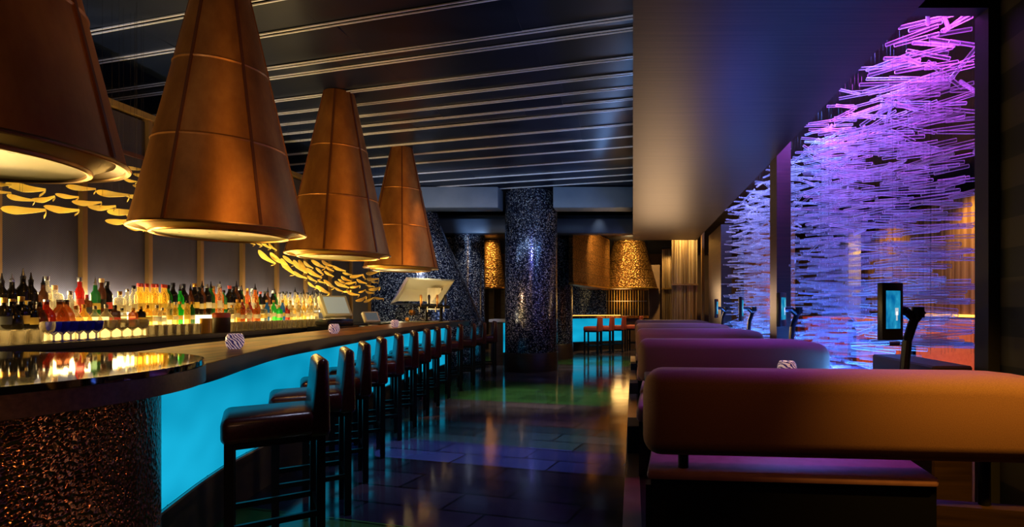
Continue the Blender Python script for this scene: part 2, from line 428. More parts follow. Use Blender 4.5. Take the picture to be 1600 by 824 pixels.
struct('wall_left', G().box(-6.6, -6.45, -2, 22, 0, 3.9), M['wall_dark'])
struct('wall_back', G().box(-8, 8, 21, 21.2, 0, 3.9), M['wall_brown'])
# right side: bulkhead, posts, banded wall
struct('wall_right', G().box(1.9, 2.0, -1.5, 2.83, 0, 3.9), M['stripe_wall'])
struct('wall_bulkhead', G().box(1.475, 2.4, 2.75, 2.83, 2.9, 3.9).box(1.84, 2.0, 2.75, 2.86, 0, 2.9), M['wall_dark'])
struct('wall_mullion', G().box(1.475, 1.62, 5.45, 5.72, 0, 3.39), M['wood_dark'])
struct('wall_pier', G().box(1.64, 1.84, 9.9, 11.5, 0, 2.89), M['wood_dark'])
struct('ceiling_niche', G().box(1.475, 7.5, 2.83, 20, 3.40, 3.5), M['wall_dark'])
struct('wall_parapet', G().soft(1.62, 1.84, 2.87, 3.6, 0, 1.03, .01, 1), M['wood_dark'])
struct('wall_far_right', G().box(5.6, 5.75, 2, 21, 0, 3.3), M['wall_wood'])

def mosaic_column(x, y, r, label, top=3.79):
    t = thing('mosaic_column', label, 'column', (x, y, 0), kind='thing')
    obj('shaft', G().lathe([(r, .4), (r, top-.05), (r-.02, top)], 64), M['mosaic'], t)
    tag(obj('plinth', G().lathe([(r+.012, 0), (r+.012, .38), (r, .4)], 64), M['wood_dark'], t), 'dark polished base band')
    return t
mosaic_column(-2.18, 11.4, .55, 'large round column clad in glittering dark mosaic beyond the bar stools')
mosaic_column(-2.14, 14.0, .55, 'round dark mosaic column half hidden behind the larger one', 3.44)

# ------------------------------------------------------------------ bar counter
edge = [(-2.0,1.62),(-1.86,1.95),(-1.87,2.29),(-2.09,2.86),(-2.26,3.32),(-2.39,3.8),(-2.57,4.86),(-2.71,5.66),(-2.89,7.1),(-3.0,8.5),(-3.06,9.9)]
def catmull(p, n=6):
    q = [p[0]] + list(p) + [p[-1]]; out = []
    for i in range(1, len(q)-2):
        for k in range(n):
            t = k/n
            out.append(tuple(.5*((2*q[i][j]) + (-q[i-1][j]+q[i+1][j])*t + (2*q[i-1][j]-5*q[i][j]+4*q[i+1][j]-q[i+2][j])*t*t + (-q[i-1][j]+3*q[i][j]-3*q[i+1][j]+q[i+2][j])*t**3) for j in (0,1)))
    out.append(tuple(p[-1])); return out
EC = catmull(edge)
def offset(c, d):
    out = []
    for i, p in enumerate(c):
        a = Vector(c[max(0, i-1)]); b = Vector(c[min(len(c)-1, i+1)]); t = (b-a).normalized()
        out.append((p[0] - t.y*d, p[1] + t.x*d))
    return out
bc = thing('bar_counter', 'long curved bar with wooden top, blue glowing panels and a round hammered copper end', 'bar counter')
obj('counter_top', G().ribbon(EC, offset(EC, .60), 1.035, 1.10), M['bar_wood'], bc)
tag(obj('counter_edge', G().ribbon(offset(EC, -.006), offset(EC, .03), 1.015, 1.098), M['wood_dark'], bc), 'dark edge band')
pf = offset(EC, .33); pb = offset(EC, .37)
n = len(EC); step = 6
for i in range(0, n-1, step):
    j = min(n-1, i+step)
    a = [Vector(p) for p in pf[i:j+1]]; b = [Vector(p) for p in pb[i:j+1]]
    a[-1] = a[-1] + (a[-2]-a[-1]).normalized()*.016; b[-1] = b[-1] + (b[-2]-b[-1]).normalized()*.016
    tag(obj('light_panel', G().ribbon([tuple(p) for p in a], [tuple(p) for p in b], .33, 1.03), M['blue_panel'], bc), 'glowing blue panel')
obj('carcass', G().ribbon(offset(EC, .38), offset(EC, .54), .0, 1.03), M['black'], bc)
obj('kick_base', G().ribbon(offset(EC, .322), offset(EC, .379), 0, .325), M['black'], bc)
obj('sill', G().ribbon(offset(EC, .316), offset(EC, .329), .312, .326), M['steel'], bc)

# round end
CX, CY = -2.48, 1.8
def stadium(r, back):
    pts = [(CX + r*math.cos(a), CY + r*math.sin(a)) for a in [(-100 + 200*i/40)*PI/180 for i in range(41)]]
    return [(-4.14, CY - r*1.0 - .25)] + pts + [(-4.14, back)]
be = bc
def stad_obj(nm, r, z0, z1, mat, bev):
    g = G().prism(stadium(r, 2.75 if r > .75 else 2.45), z0, z1)
    return obj(nm, g, mat, be)
stad_obj('glass_top', .80, 1.106, 1.128, M['mirror_top'], .004)
tag(stad_obj('stone_edge', .806, 1.035, 1.105, M['granite'], 0), 'brown stone edge')
tag(stad_obj('copper_drum', .66, 0, 1.034, M['hammered'], 0), 'dimpled dark copper drum wall')

# ------------------------------------------------------------------ bar stools
def make_stool(cat_label, name='bar_stool', mat=None):
    lm = mat or M['leather']
    t = thing(name, cat_label, 'bar stool')
    obj('seat', G().soft(-.215, .215, -.17, .235, .665, .795, .035, 4, shape=lambda v: Vector((v.x, v.y, v.z + (.012 if v.z > .74 else 0) * (1 - (v.x/.215)**2)))), lm, t)
    def rec(v): return Vector((v.x, v.y + (-(v.z-.68)*.10 if v.y > -.185 else (v.z-.68)*.02), v.z))
    obj('backrest', G().soft(-.213, .213, -.235, -.135, .655, 1.07, .028, 4, shape=rec), lm, t)
    for sx in (-1, 1):
        for sy in (-1, 1):
            g = G(); x = sx*.185; y = .2 if sy > 0 else -.19
            yb = y if sy > 0 else y-.02
            g.box(-.02, .02, -.02, .02, 0, .68, Matrix.Translation((x, y, 0)))
            leg = obj('leg', g, M['black_metal'], t)
            obj('glide', G().lathe([(.014, 0), (.014, .008)], 8, (x, y, -.004)), M['steel'], leg)
    for sx in (-1, 1):
        obj('stretcher', G().box(sx*.185-.011, sx*.185+.011, -.17, .18, .235, .265), M['black_metal'], t)
    obj('stretcher', G().box(-.165, .165, -.2, -.178, .235, .265), M['black_metal'], t)
    obj('foot_rest', G().box(-.165, .165, .189, .211, .30, .335), M['black_metal'], t)
    obj('seat_frame', G().box(-.195, .195, -.17, .21, .64, .674), M['black_metal'], t)
    return t
A = [(-1.65,2.83),(-1.834,3.44),(-2.037,4.07),(-2.216,4.727),(-2.342,5.36),(-2.43,5.95),(-2.536,6.59),(-2.63,7.2),(-2.71,7.85),(-2.745,8.5),(-2.72,9.12),(-2.72,9.75),(-2.66,10.3)]
words = ['nearest', 'second', 'third', 'fourth', 'fifth', 'sixth', 'seventh', 'eighth', 'ninth', 'tenth', 'eleventh', 'twelfth', 'last']
st0 = make_stool('nearest dark red leather bar stool, beside the hammered copper bar end', 'bar_stool')
st0['group'] = 'bar stools along the curved bar'
for i, (ax, ay) in enumerate(A):
    p = A[max(0, i-1)]; q = A[min(len(A)-1, i+1)]
    d = (Vector(q) - Vector(p)).normalized()
    fwd = Vector((-d.y, d.x))                        # towards the bar
    ca = math.atan2(-ay, -ax) - math.radians(84.5)
    fwd = Vector((math.cos(ca), math.sin(ca)))
    c = Vector((ax, ay)) + .20*fwd + .20*Vector((-fwd.y*-1, fwd.x*-1))
    rz = math.atan2(fwd.y, fwd.x) - PI/2
    if i == 0:
        st0.location = (c.x, c.y, .004); st0.rotation_euler.z = rz
    else:
        dup(st0, (c.x, c.y, .004), rz, ('%s bar stool of dark red leather, counting along the bar from its copper end' % words[i]) if i < 12 else 'last bar stool of the long row, beside the big mosaic column')

# ------------------------------------------------------------------ copper hoods over the bar
def make_cone(label, rb=.53, rt=.155, zb=1.95, zt=3.8):
    t = thing('copper_hood', label, 'pendant hood', group='tall copper hoods over the bar')
    def R(z): return rb + (rt-rb)*(z-zb)/(zt-zb)
    rings = [zb+.62, zb+1.2]
    prof = [(R(zb), zb)]
    for z in rings: prof += [(R(z-.012), z-.012), (R(z)+.006, z), (R(z+.012), z+.012)]
    prof += [(rt, zt)]
    g = G(); n = 72; k = len(prof)
    g.v = [(r*math.cos(2*PI*i/n), r*math.sin(2*PI*i/n), z) for r, z in prof for i in range(n)]
    g.f = [(j*n+i, j*n+(i+1) % n, (j+1)*n+(i+1) % n, (j+1)*n+i) for j in range(k-1) for i in range(n)]
    obj('copper_shell', g, M['copper'], t, sharp=.2)
    for q in range(6):
        a = q*PI/3 + .35
        m = Matrix.Rotation(a, 4, 'Z')
        g = G(); w = .009
        pts = []
        for z in (zb+.015, zt):
            pts += [m @ Vector((R(z)-.006, -w, z)), m @ Vector((R(z)+.008, -w, z)), m @ Vector((R(z)+.008, w, z)), m @ Vector((R(z)-.006, w, z))]
        g.add(pts, [(0,1,2,3),(7,6,5,4),(0,4,5,1),(1,5,6,2),(2,6,7,3),(3,7,4,0)])
        tag(obj('seam', g, M['copper_seam'], t), 'dark vertical seam strip')
    tor = [(rb + .012*math.cos(b), zb + .010*math.sin(b)) for b in [2*PI*i/8 for i in range(9)]]
    tag(obj('rim', G().lathe(tor, 72, cap=False), M['copper_rim'], t), 'bright rolled rim')
    g = G(); prof = [(rb-.008, zb), (rb-.04, zb+.02), (.44, zb-.005), (.415, zb-.03)]
    g.v = [(r*math.cos(2*PI*i/n), r*math.sin(2*PI*i/n), z) for r, z in prof for i in range(n)]
    g.f = [(j*n+i, j*n+(i+1) % n, (j+1)*n+(i+1) % n, (j+1)*n+i) for j in range(3) for i in range(n)]
    tag(obj('liner', g, M['gold_liner'], t), 'golden inner liner')
    inner = obj('inner_ring', G().lathe([(.41 + .012*math.cos(b), zb-.03 + .012*math.sin(b)) for b in [2*PI*i/8 for i in range(9)]], 64, cap=False), M['copper_rim'], t)
    tag(obj('diffuser_plate', G().lathe([(.40, zb-.028), (.3, zb-.012), (.15, zb-.002), (.0, zb)], 64, cap=False), M['perforated'], t), 'pale perforated plate')
    return t
cones = [(-2.63,2.0,'huge copper hood at the top left, seen from below with its perforated plate'),
         (-3.09,4.0,'tallest complete copper cone hood, hanging over the near curve of the bar'),
         (-3.37,6.1,'copper cone hood of middle size, between the largest and the smallest'),
         (-3.57,8.2,'smallest copper cone hood, hanging before the mosaic oven')]
c0 = None
for i, (x, y, lb) in enumerate(cones):
    if i == 0:
        c0 = make_cone(lb); c0.location = (x, y, 0)
    else: dup(c0, (x, y, -.03 if i == 1 else 0), .2*i, lb)

# ------------------------------------------------------------------ wire-cloth screen behind the bar
sx = -5.0
sr = thing('wire_cloth_screen', 'tall brass-framed wire cloth screen behind the bottles', 'screen')
ys = [2.85 + .655*i for i in range(12)]
for a, b in zip(ys, ys[1:]):
    obj('cloth_panel', G().box(sx-.02, sx-.005, a+.025, b-.025, .9, 3.25), M['wire_cloth'], sr)
for y in ys:
    obj('post', G().box(sx-.035, sx+.035, y-.022, y+.022, .9, 3.27), M['brass_dark'], sr)
obj('top_rail', G().box(sx-.05, sx+.05, ys[0]-.05, ys[-1]+.05, 3.27, 3.33), M['brass'], sr)
obj('cross_rail', G().box(sx-.02, sx+.02, ys[0], ys[-1], 2.85, 2.89), M['copper_seam'], sr)

# back bar
bb = thing('back_bar_counter', 'dark back bar counter with warm lit stepped shelves', 'back bar')
obj('cabinet', G().box(-4.94, -4.22, 2.2, 9.4, 0, 1.03), M['wood_dark'], bb)
obj('counter_top', G().soft(-4.95, -4.17, 2.2, 9.4, 1.035, 1.09, .006, 1), M['black_gloss'], bb)
tag(obj('lit_shelf', G().box(-4.9, -4.52, 3.0, 7.85, 1.092, 1.17), M['shelf_glow'], bb), 'glowing lower step')
tag(obj('lit_shelf', G().box(-4.9, -4.70, 3.0, 7.85, 1.172, 1.26), M['shelf_glow'], bb), 'glowing upper step')
tag(obj('shelf_nosing', G().box(-4.519, -4.510, 3.0, 7.85, 1.092, 1.172), M['riser_glow'], bb), 'amber glass riser')
tag(obj('light_strip', G().box(-4.915, -4.905, 3.0, 9.0, 1.27, 1.30), M['led_cool'], bb), 'cool white strip along the screen foot')

# bottles
B = {}
def bottle_mat(k, col, body=.6):
    B[k] = glassy('bottle_glass_' + k, col, .45, body, .06)
for k, c, bd in (('green', (.01,.12,.02), .55), ('dark', (.012,.009,.006), .9), ('amber', (.45,.13,.01), .4), ('clear', (.55,.50,.36), .10), ('red', (.35,.012,.008), .5), ('blue', (.02,.18,.55), .45), ('bright_green', (.02,.5,.06), .5), ('pale_yellow', (.7,.5,.10), .25), ('brown', (.10,.03,.007), .6)):
    bottle_mat(k, c, bd)
CAPM = {'black': M['black_gloss'], 'gold': M['brass'], 'steel': M['steel'], 'red': plain('red_cap', (.35,.03,.02), .4), 'cork': noisy('cork', (.5,.3,.12), (.6,.38,.18), (60,60,60), .7)}
LABM = {'cream': plain('cream_paper', (.42,.36,.22), .6), 'black': plain('black_paper', (.02,.02,.02), .5), 'yellow': plain('yellow_paper', (.5,.34,.05), .6), 'white': plain('white_paper', (.5,.48,.42), .6), 'red': plain('red_paper', (.5,.05,.03), .6)}
PROF = {
 'wine': ([(0,0),(.036,0),(.038,.01),(.038,.19),(.034,.215),(.018,.245),(.0145,.26),(.0145,.30)], .30, (.0385,.07,.13)),
 'tall': ([(0,0),(.033,0),(.036,.012),(.035,.20),(.030,.225),(.016,.25),(.014,.31)], .31, (.0362,.07,.13)),
 'square': ([(0,0),(.045,0),(.048,.01),(.048,.16),(.040,.18),(.017,.19),(.016,.23)], .23, (.0485,.05,.11)),
 'round': ([(0,0),(.03,0),(.05,.02),(.062,.06),(.058,.10),(.035,.14),(.016,.17),(.015,.22)], .22, None),
 'slim': ([(0,0),(.027,0),(.03,.01),(.03,.22),(.022,.25),(.013,.27),(.013,.33)], .33, (.0305,.08,.16)),
 'flask': ([(0,0),(.052,0),(.056,.015),(.045,.11),(.028,.15),(.018,.165),(.018,.20)], .20, None),
}
proto_b = {}
def bottle_proto(shape, col, cap, lab, pourer):
    key = (shape, col, cap, lab, pourer)
    if key in proto_b: return proto_b[key], False
    prof, h, lb = PROF[shape]
    n = 4 if shape == 'square' and False else 14
    o = obj('liquor_bottle' if shape != 'wine' else 'wine_bottle', G().lathe(prof, n), B[col])
    if pourer:
        obj('pourer', G().lathe([(.016,h-.012),(.016,h+.006),(.010,h+.012),(.004,h+.05),(.003,h+.065),(0,h+.065)], 8), CAPM['black' if cap != 'steel' else 'steel'], o)
    else:
        obj('cap', G().lathe([(.0165,h-.02),(.0175,h-.018),(.0175,h+.016),(0,h+.018)], 10), CAPM[cap], o)
    if lb and lab:
        g = G(); r, z0, z1 = lb
        g.lathe([(r, z0), (r+.0006, z0), (r+.0006, z1), (r, z1)], 14, a0=-1.3-.2, a1=1.3-.2)
        obj('paper_label', g, LABM[lab], o)
    proto_b[key] = o
    return o, True
def place_bottle(x, y, z, spec, label, group, s=1.0):
    o, new = bottle_proto(*spec)
    if new: o.location = (x, y, z)
    else: o = dup(o, (x, y, z), None)
    o.scale = (s, s, s)
    o.rotation_euler = (0, 0, random.uniform(-.4, .4) - .5)
    tag(o, label, 'bottle', group)
    return o
SHN = {'wine': 'wine-shaped', 'tall': 'tall', 'square': 'broad-shouldered', 'round': 'round-bellied', 'slim': 'slender', 'flask': 'squat flask-like'}
COLN = {'green': 'dark green', 'dark': 'near-black', 'amber': 'amber', 'clear': 'clear', 'red': 'red', 'blue': 'blue', 'bright_green': 'bright green', 'pale_yellow': 'pale yellow', 'brown': 'brown'}
def seg_of(y):
    px = VX - 4.7*F/y
    for lim, s in ((60, 'at the far left end'), (130, 'above the blue goblets'), (228, 'right of the goblets'),
                   (305, 'left of the yellow tin'), (372, 'behind the red-lidded canister'), (428, 'right of the red-lidded canister'), (999, 'at the register end')):
        if px < lim: return s
def add_b(y, row, spec, s=1.0, jit=True):
    x = (-4.80 if row == 1 else -4.61) + (random.uniform(-.02, .02) if jit else 0)
    z = 1.261 if row == 1 else 1.171
    end = ('with a pourer' if spec[4] else 'with a %s cap' % spec[2])
    place_bottle(x, y, z, spec, '%s %s bottle %s, %s lit step, %s' % (SHN[spec[0]], COLN[spec[1]], end, 'upper' if row == 1 else 'lower', seg_of(y)), 'bottles on the lit back bar steps', s)
def ypx(px, X): return -X*F/(VX - px)
# upper row, left to right as photographed
U = [(3,('wine','dark','black','cream',True),.95),(22,('tall','dark','steel','cream',True),.95),(38,('wine','dark','black','yellow',True),1.08),(51,('wine','dark','black',None,True),1.0),(64,('tall','brown','black','yellow',True),.9),
     (75,('tall','clear','steel','white',False),1.05),(89,('square','clear','cork',None,False),1.1),(106,('round','clear','steel',None,False),.95),(123,('slim','red','steel','red',False),1.0),(136,('square','brown','red','black',False),.8),(147,('tall','green','steel','yellow',True),.95),
     (157,('slim','brown','cork','black',False),1.0),(169,('wine','dark','black','red',False),1.02),(184,('square','clear','gold','cream',False),.95),(197,('tall','clear','steel','white',False),.8),(207,('tall','clear','black','cream',False),.9)]
for px in range(217, 262, 7): U.append((px, ('tall','pale_yellow','red','yellow',False), .98))
U += [(264,('wine','green','black','yellow',False),1.0),(272,('wine','dark','black','cream',False),1.08),(279,('wine','bright_green','gold','yellow',True),.9),(287,('wine','dark','black','cream',False),1.06),(296,('tall','brown','black','yellow',True),.9),(303,('wine','dark','gold','yellow',False),1.1)]
cyc = [('wine','dark','black','cream',False),('tall','brown','gold','yellow',True),('wine','dark','steel','white',False),('wine','green','black','cream',True),('tall','amber','gold','yellow',False),('slim','clear','steel','white',False),('tall','amber','red','cream',True),('wine','green','black','yellow',False),('wine','dark','red','white',False)]
px = 310; k = 0
while px < 432:
    U.append((px, cyc[k % len(cyc)], random.uniform(.9, 1.1))); px += 6.0 - k*.03; k += 1
while px < 505:
    U.append((px, ('slim','clear','black','white',k % 3 == 0) if k % 4 else ('tall','pale_yellow','black','cream',False), random.uniform(.85, .95))); px += 4.9; k += 1
for (px, sp, s) in U: add_b(ypx(px, -4.80), 1, sp, s)
L = [(6,('square','dark','gold','black',False),1.0),(18,('flask','dark','gold',None,False),1.1),(33,('square','dark','gold','yellow',False),1.05),(44,('square','dark','black','yellow',False),.9),(58,('flask','brown','black',None,False),1.0),(74,('flask','red','steel',None,False),1.1),(90,('flask','amber','steel',None,False),1.1),(106,('flask','amber','black',None,False),1.1),
     (119,('round','clear','gold',None,False),.8),(133,('round','pale_yellow','gold',None,False),.85),(147,('round','clear','steel',None,False),.8),(163,('round','clear','steel',None,False),.85),(178,('square','brown','black','red',False),.8),(193,('square','clear','black','cream',False),.7),(205,('square','amber','gold','red',False),.7),(217,('square','dark','gold','yellow',False),.75),(230,('square','pale_yellow','gold','yellow',False),.8),(243,('square','clear','steel','white',False),.8),(254,('square','clear','steel','white',False),.7),
     (266,('tall','clear','steel','yellow',False),.75),(275,('tall','pale_yellow','steel','cream',False),.7),(284,('tall','bright_green','gold','yellow',False),.72),(293,('tall','pale_yellow','black','yellow',False),.75),(301,('tall','green','gold','white',False),.72)]
for px, c in zip(range(362, 500, 6), ['clear','pale_yellow','amber','red','clear','red','amber','amber','clear','blue','clear','bright_green','bright_green','blue','red','clear','pale_yellow','clear','clear','pale_yellow','clear','clear','clear']):
    L.append((px, ('square' if px % 4 else 'tall', c, 'gold' if px % 3 else 'steel', 'cream' if px % 5 else 'yellow', False), .82))
for (px, sp, s) in L: add_b(ypx(px, -4.61), 2, sp, s)

# glassware on the counter in front of the lit steps
GP = {}
def glass_proto(kind, mat):
    if (kind, mat.name) in GP: return GP[(kind, mat.name)], False
    if kind == 'stemmed_glass':
        pr = [(0,0),(.034,0),(.034,.003),(.005,.008),(.004,.055),(.012,.065),(.034,.085),(.042,.115),(.040,.15),(.038,.15),(.040,.115),(.032,.088),(0,.068)]
    elif kind == 'goblet':
        pr = [(0,0),(.030,0),(.030,.004),(.006,.010),(.006,.05),(.016,.062),(.036,.09),(.041,.125),(.042,.15),(.040,.15),(.039,.125),(.034,.092),(0,.068)]
    else:
        pr = [(0,0),(.034,0),(.036,.004),(.041,.095),(.039,.095),(.034,.010),(0,.008)]
    o = obj(kind, G().lathe(pr, 16), mat)
    GP[(kind, mat.name)] = o
    return o, True
def place_glass(kind, mat, x, y, label, cat, group, z=1.0905):
    o, new = glass_proto(kind, mat)
    if not new:
        o = o.copy(); COL.objects.link(o)
    o.location = (x, y, z); tag(o, label, cat, group); return o
for row, X in enumerate((-4.26, -4.345, -4.43)):
    px = 2 + row*4
    while px < 512:
        y = ypx(px, X)
        if not (312 < px < 360):
            if 76 < px < 160 and row == 0:
                pass
            elif px < 62:
                place_glass('tumbler', M['clear_glass'], X, y, 'clear tumbler in the %s rank of the crowd left of the blue goblets' % (('front', 'middle', 'rear')[row]), 'glass', 'clear tumblers at the left end')
            elif px < 76: place_glass('stemmed_glass', M['clear_glass'], X, y, 'clear stemmed glass beside the blue goblets, %s rank' % (('front', 'middle', 'rear')[row]), 'glass', 'stemmed glasses beside the goblets')
            elif px < 312: place_glass('stemmed_glass' if (px < 230) else 'tumbler', M['clear_glass'], X, y, 'clear %s in the %s rank between the blue goblets and the yellow tin' % ('stemmed glass' if px < 230 else 'tumbler', ('front', 'middle', 'rear')[row]), 'glass', 'glasses before the yellow tin')
            else: place_glass('tumbler', M['clear_glass'], X, y, 'clear tumbler in the %s rank between the canister and the register' % (('front', 'middle', 'rear')[row]), 'glass', 'tumblers beside the register')
        px += (VX-px)**2/(-X*F)*.092
gob = ['leftmost', 'second', 'third', 'fourth', 'fifth', 'rightmost']
for i in range(6):
    place_glass('goblet', M['cobalt'], -4.27, ypx(84 + i*13.3, -4.27), '%s of the six cobalt blue goblets in a row' % gob[i], 'goblet', 'blue goblets')
# canister and tin
cn = thing('canister', 'dark red-topped canister standing on the back bar counter', 'canister', (-4.3, ypx(346, -4.3), 1.0905))
obj('body', G().lathe([(0,0),(.075,0),(.078,.005),(.078,.15)], 24), M['wood_dark'], cn)
tag(obj('lid', G().lathe([(.080,.15),(.080,.185),(.07,.20),(0,.20)], 24), plain('red_lid', (.5,.06,.02), .35), cn), 'red lid')  # the lid's own even red
tn = thing('tin_can', 'plain yellow tin beside the red-topped canister', 'tin', (-4.27, ypx(322, -4.27), 1.0905))
obj('body', G().lathe([(0,0),(.05,0),(.05,.14)], 20), plain('yellow_tin', (.6,.35,.05), .35, .5), tn)
obj('rim', G().lathe([(.050,.138),(.052,.138),(.052,.146),(.045,.146)], 20, cap=False), M['brass'], tn)

# registers
def register(px, y, X, Z, s, label, frame=None, disp=None, hw=.17, hh=.15):
    t = thing('cash_register', label, 'register', (X, y, Z), 0)
    t.scale = (s, s, s)
    m = Matrix.Rotation(1.0, 4, 'Z')
    obj('base', G().soft(-.17, .17, -.14, .14, 0, .09, .02, 2, m=m), M['black_gloss'], t)
    obj('stand', G().box(-.04, .04, -.02, .04, .09, .16, m), M['black_gloss'], t)
    mm = m @ Matrix.Translation((0, -.02, .25)) @ Matrix.Rotation(-.55, 4, 'X')
    obj('monitor', G().soft(-hw, hw, -.02, .05, -hh, hh, .014, 3, m=mm), frame or noisy('beige_casing', (.32,.27,.15), (.36,.30,.17), (3,3,3), .45, 0, 0), t)
    tag(obj('display', G().box(-hw+.035, hw-.035, -.0225, -.0195, -hh+.03, hh-.03, mm), disp or M['display_grey'], t), 'grey lit display')
    obj('keypad', G().box(-.11, .03, -.2, -.1, .092, .105, m), M['stone_white'], t)
    return t
x, y, z = at(533, 512, 7.3)
register(533, 7.0, -3.93, 1.10, 1.05, 'large beige touch-screen register behind the bar')
x, y, z = at(588, 505, 8.0)
register(588, 8.0, -3.95, 1.0, .8, 'small tilted register terminal nearer the mosaic oven', M['stone_white'], plain('dark_display', (.05,.06,.07), .2, 0, (.1,.13,.15), .5), .15, .11)
sd = thing('service_counter', 'dark service counter carrying the registers beyond the bottles', 'counter')
obj('cabinet', G().box(-4.16, -3.72, 6.7, 8.6, 0, .94), M['wood_dark'], sd)
obj('top', G().box(-4.16, -3.70, 6.68, 8.62, .945, 1.0).box(-4.14, -3.75, 6.75, 7.25, 1.0, 1.1), M['black_gloss'], sd)

# beer tower / juicer on the far bar end
bt = thing('beer_tap_tower', 'dark beer tap tower with copper knobs on the far bar top', 'beer tap', (-3.28, 8.75, 1.10))
obj('column', G().lathe([(0,0),(.05,0),(.045,.01),(.024,.03),(.024,.28),(.03,.29),(0,.3)], 16, (-.12,0,0)), M['black_metal'], bt)
obj('column', G().lathe([(0,0),(.05,0),(.045,.01),(.024,.03),(.024,.28),(.03,.29),(0,.3)], 16, (.12,0,0)), M['black_metal'], bt)
obj('crossbar', G().tube((-.26,0,.25), (.26,0,.25), .028, n=14), M['black_metal'], bt)
for i in range(4):
    x = -.2 + i*.133
    tp = obj('tap', G().tube((x,0,.25), (x,-.09,.24), .012).tube((x,-.09,.25), (x,-.09,.17), .010), M['steel'], bt)
    obj('tap_handle', G().lathe([(.008,.25),(.016,.30),(.022,.42),(.014,.45),(0,.455)], 10, (x,-.03,0)), M['black_gloss'] if i % 2 else M['copper_rim'], tp)
obj('knob', G().lathe([(0,-.055),(.04,-.04),(.055,0),(.04,.04),(0,.055)], 16, (-.36,0,.16)), M['copper_rim'], bt)
obj('knob', G().lathe([(0,-.04),(.03,-.03),(.04,0),(.03,.03),(0,.04)], 16, (-.42,-.03,.045)), M['copper_rim'], bt)
obj('drip_tray', G().soft(-.46, .3, -.14, .1, 0.001, .015, .004, 1), M['steel'], bt)

# candle holders
def candle(x, y, z, label, s=1.0):
    o = thing('candle_holder', label, 'candle holder', (x, y, z), group=None)
    o.scale = (s, s, s)
    obj('glass_cup', G().lathe([(0,0),(.028,0),(.042,.018),(.048,.045),(.043,.075),(.034,.09),(.031,.09),(.040,.072),(.044,.045),(.038,.02),(0,.008)], 24), M['candle'], o)
    obj('tealight', G().lathe([(0,.009),(.018,.009),(.018,.022),(0,.022)], 12), M['lamp_warm'], o)
    return o
def on_plane(px, py, z):
    s = (py - VY)/(H - z); return ((px-VX)/s, F/s)
x, y = on_plane(367, 545.5, 1.10); candle(x, y, 1.10, 'striped purple glass candle holder on the bar beside the black round top', 1.0)
x, y = on_plane(522, 521.5, 1.10); candle(x, y, 1.10, 'glass candle holder on the bar in front of the large register', 1.0)
x, y = on_plane(617, 511.5, 1.10); candle(x, y, 1.10, 'small glass candle holder on the bar near the beer tap', 1.0)

# ------------------------------------------------------------------ gold swarm
def petal_mesh(L, W, curl, name='golden_petal'):
    g = G(); n = 22; v = []
    for i in range(n+1):
        t = i/n
        if t < .88:
            x = L*(t/.88 - .5); zc = .05*L*math.sin(t/.88*PI*1.1) * -1
            yy = curl*L*.10*math.sin(t*5)
        else:
            u = (t-.88)/.12
            x = L*.5 - .10*L*u*u; zc = .02*L - .22*L*u; yy = -curl*L*(.08+.10*u)
        if t < .35: w = W*math.sqrt(max(0.0, 1-(1-t/.35)**2))
        else: w = W*(1 - .68*min(1, (t-.35)/.5))
        w = max(w, .03*W)
        v.append((x, yy, zc+w)); v.append((x, yy, zc-w))
    th = .006
    vs = v + [(a, b+th, c) for a, b, c in v]; m = len(v)
    fs = []
    for i in range(n):
        a = 2*i
        fs += [(a, a+1, a+3, a+2), (m+a+2, m+a+3, m+a+1, m+a), (a, a+2, m+a+2, m+a), (a+3, a+1, m+a+1, m+a+3)]
    fs += [(0, m, m+1, 1), (2*n, 2*n+1, m+2*n+1, m+2*n)]
    g.add(vs, fs)
    return obj(name, g, M['gold'], sharp=.9)
P1 = [(41,292,65,12),(31,309,42,14),(68,310,41,-15),(105,306,38,8),(35,327,68,-2),(97,326,58,6),(136,316,48,-5),(160,323,46,-6),(175,302,50,5),(213,306,34,-5),(193,330,52,-6),(210,338,24,0),(186,345,44,-3),(214,356,32,3),(211,263,28,3),(224,273,32,-4),(204,282,16,15),(221,291,28,0),(2,287,30,5),(-2,299,36,3),(126,293,46,2)]
P2 = [(390,377,20,33),(402,378,20,45),(415,382,21,43),(426,386,16,45),(417,402,33,41),(435,405,32,41),(450,417,33,53),(452,407,24,36),(469,417,29,46),(474,416,24,56),(482,414,18,37),(469,430,23,30),(491,427,28,34),(498,413,26,29),(512,412,20,27),(500,424,17,39),(514,428,17,33),(515,420,15,31),(530,420,21,23),(488,436,18,35),(502,440,13,27),(488,446,17,39),(505,453,26,31),(515,444,22,36),(530,453,15,27),(543,428,16,12),(541,436,17,24),(535,440,15,27),(534,445,24,27),(548,442,17,-9),(557,431,21,-11),(569,433,10,48),(565,440,17,24),(555,448,17,-12),(543,455,13,-11),(552,459,20,15),(566,455,13,-23),(565,467,20,-22),(582,426,20,-12),(582,436,18,-3),(586,441,12,4),(579,447,13,11),(586,451,20,-12),(578,457,13,11),(576,469,17,-27),(592,466,16,9)]
pet = [petal_mesh(.22, .027, c) for c in (1, -1, .5)]
used = [False]*3
wires = G()
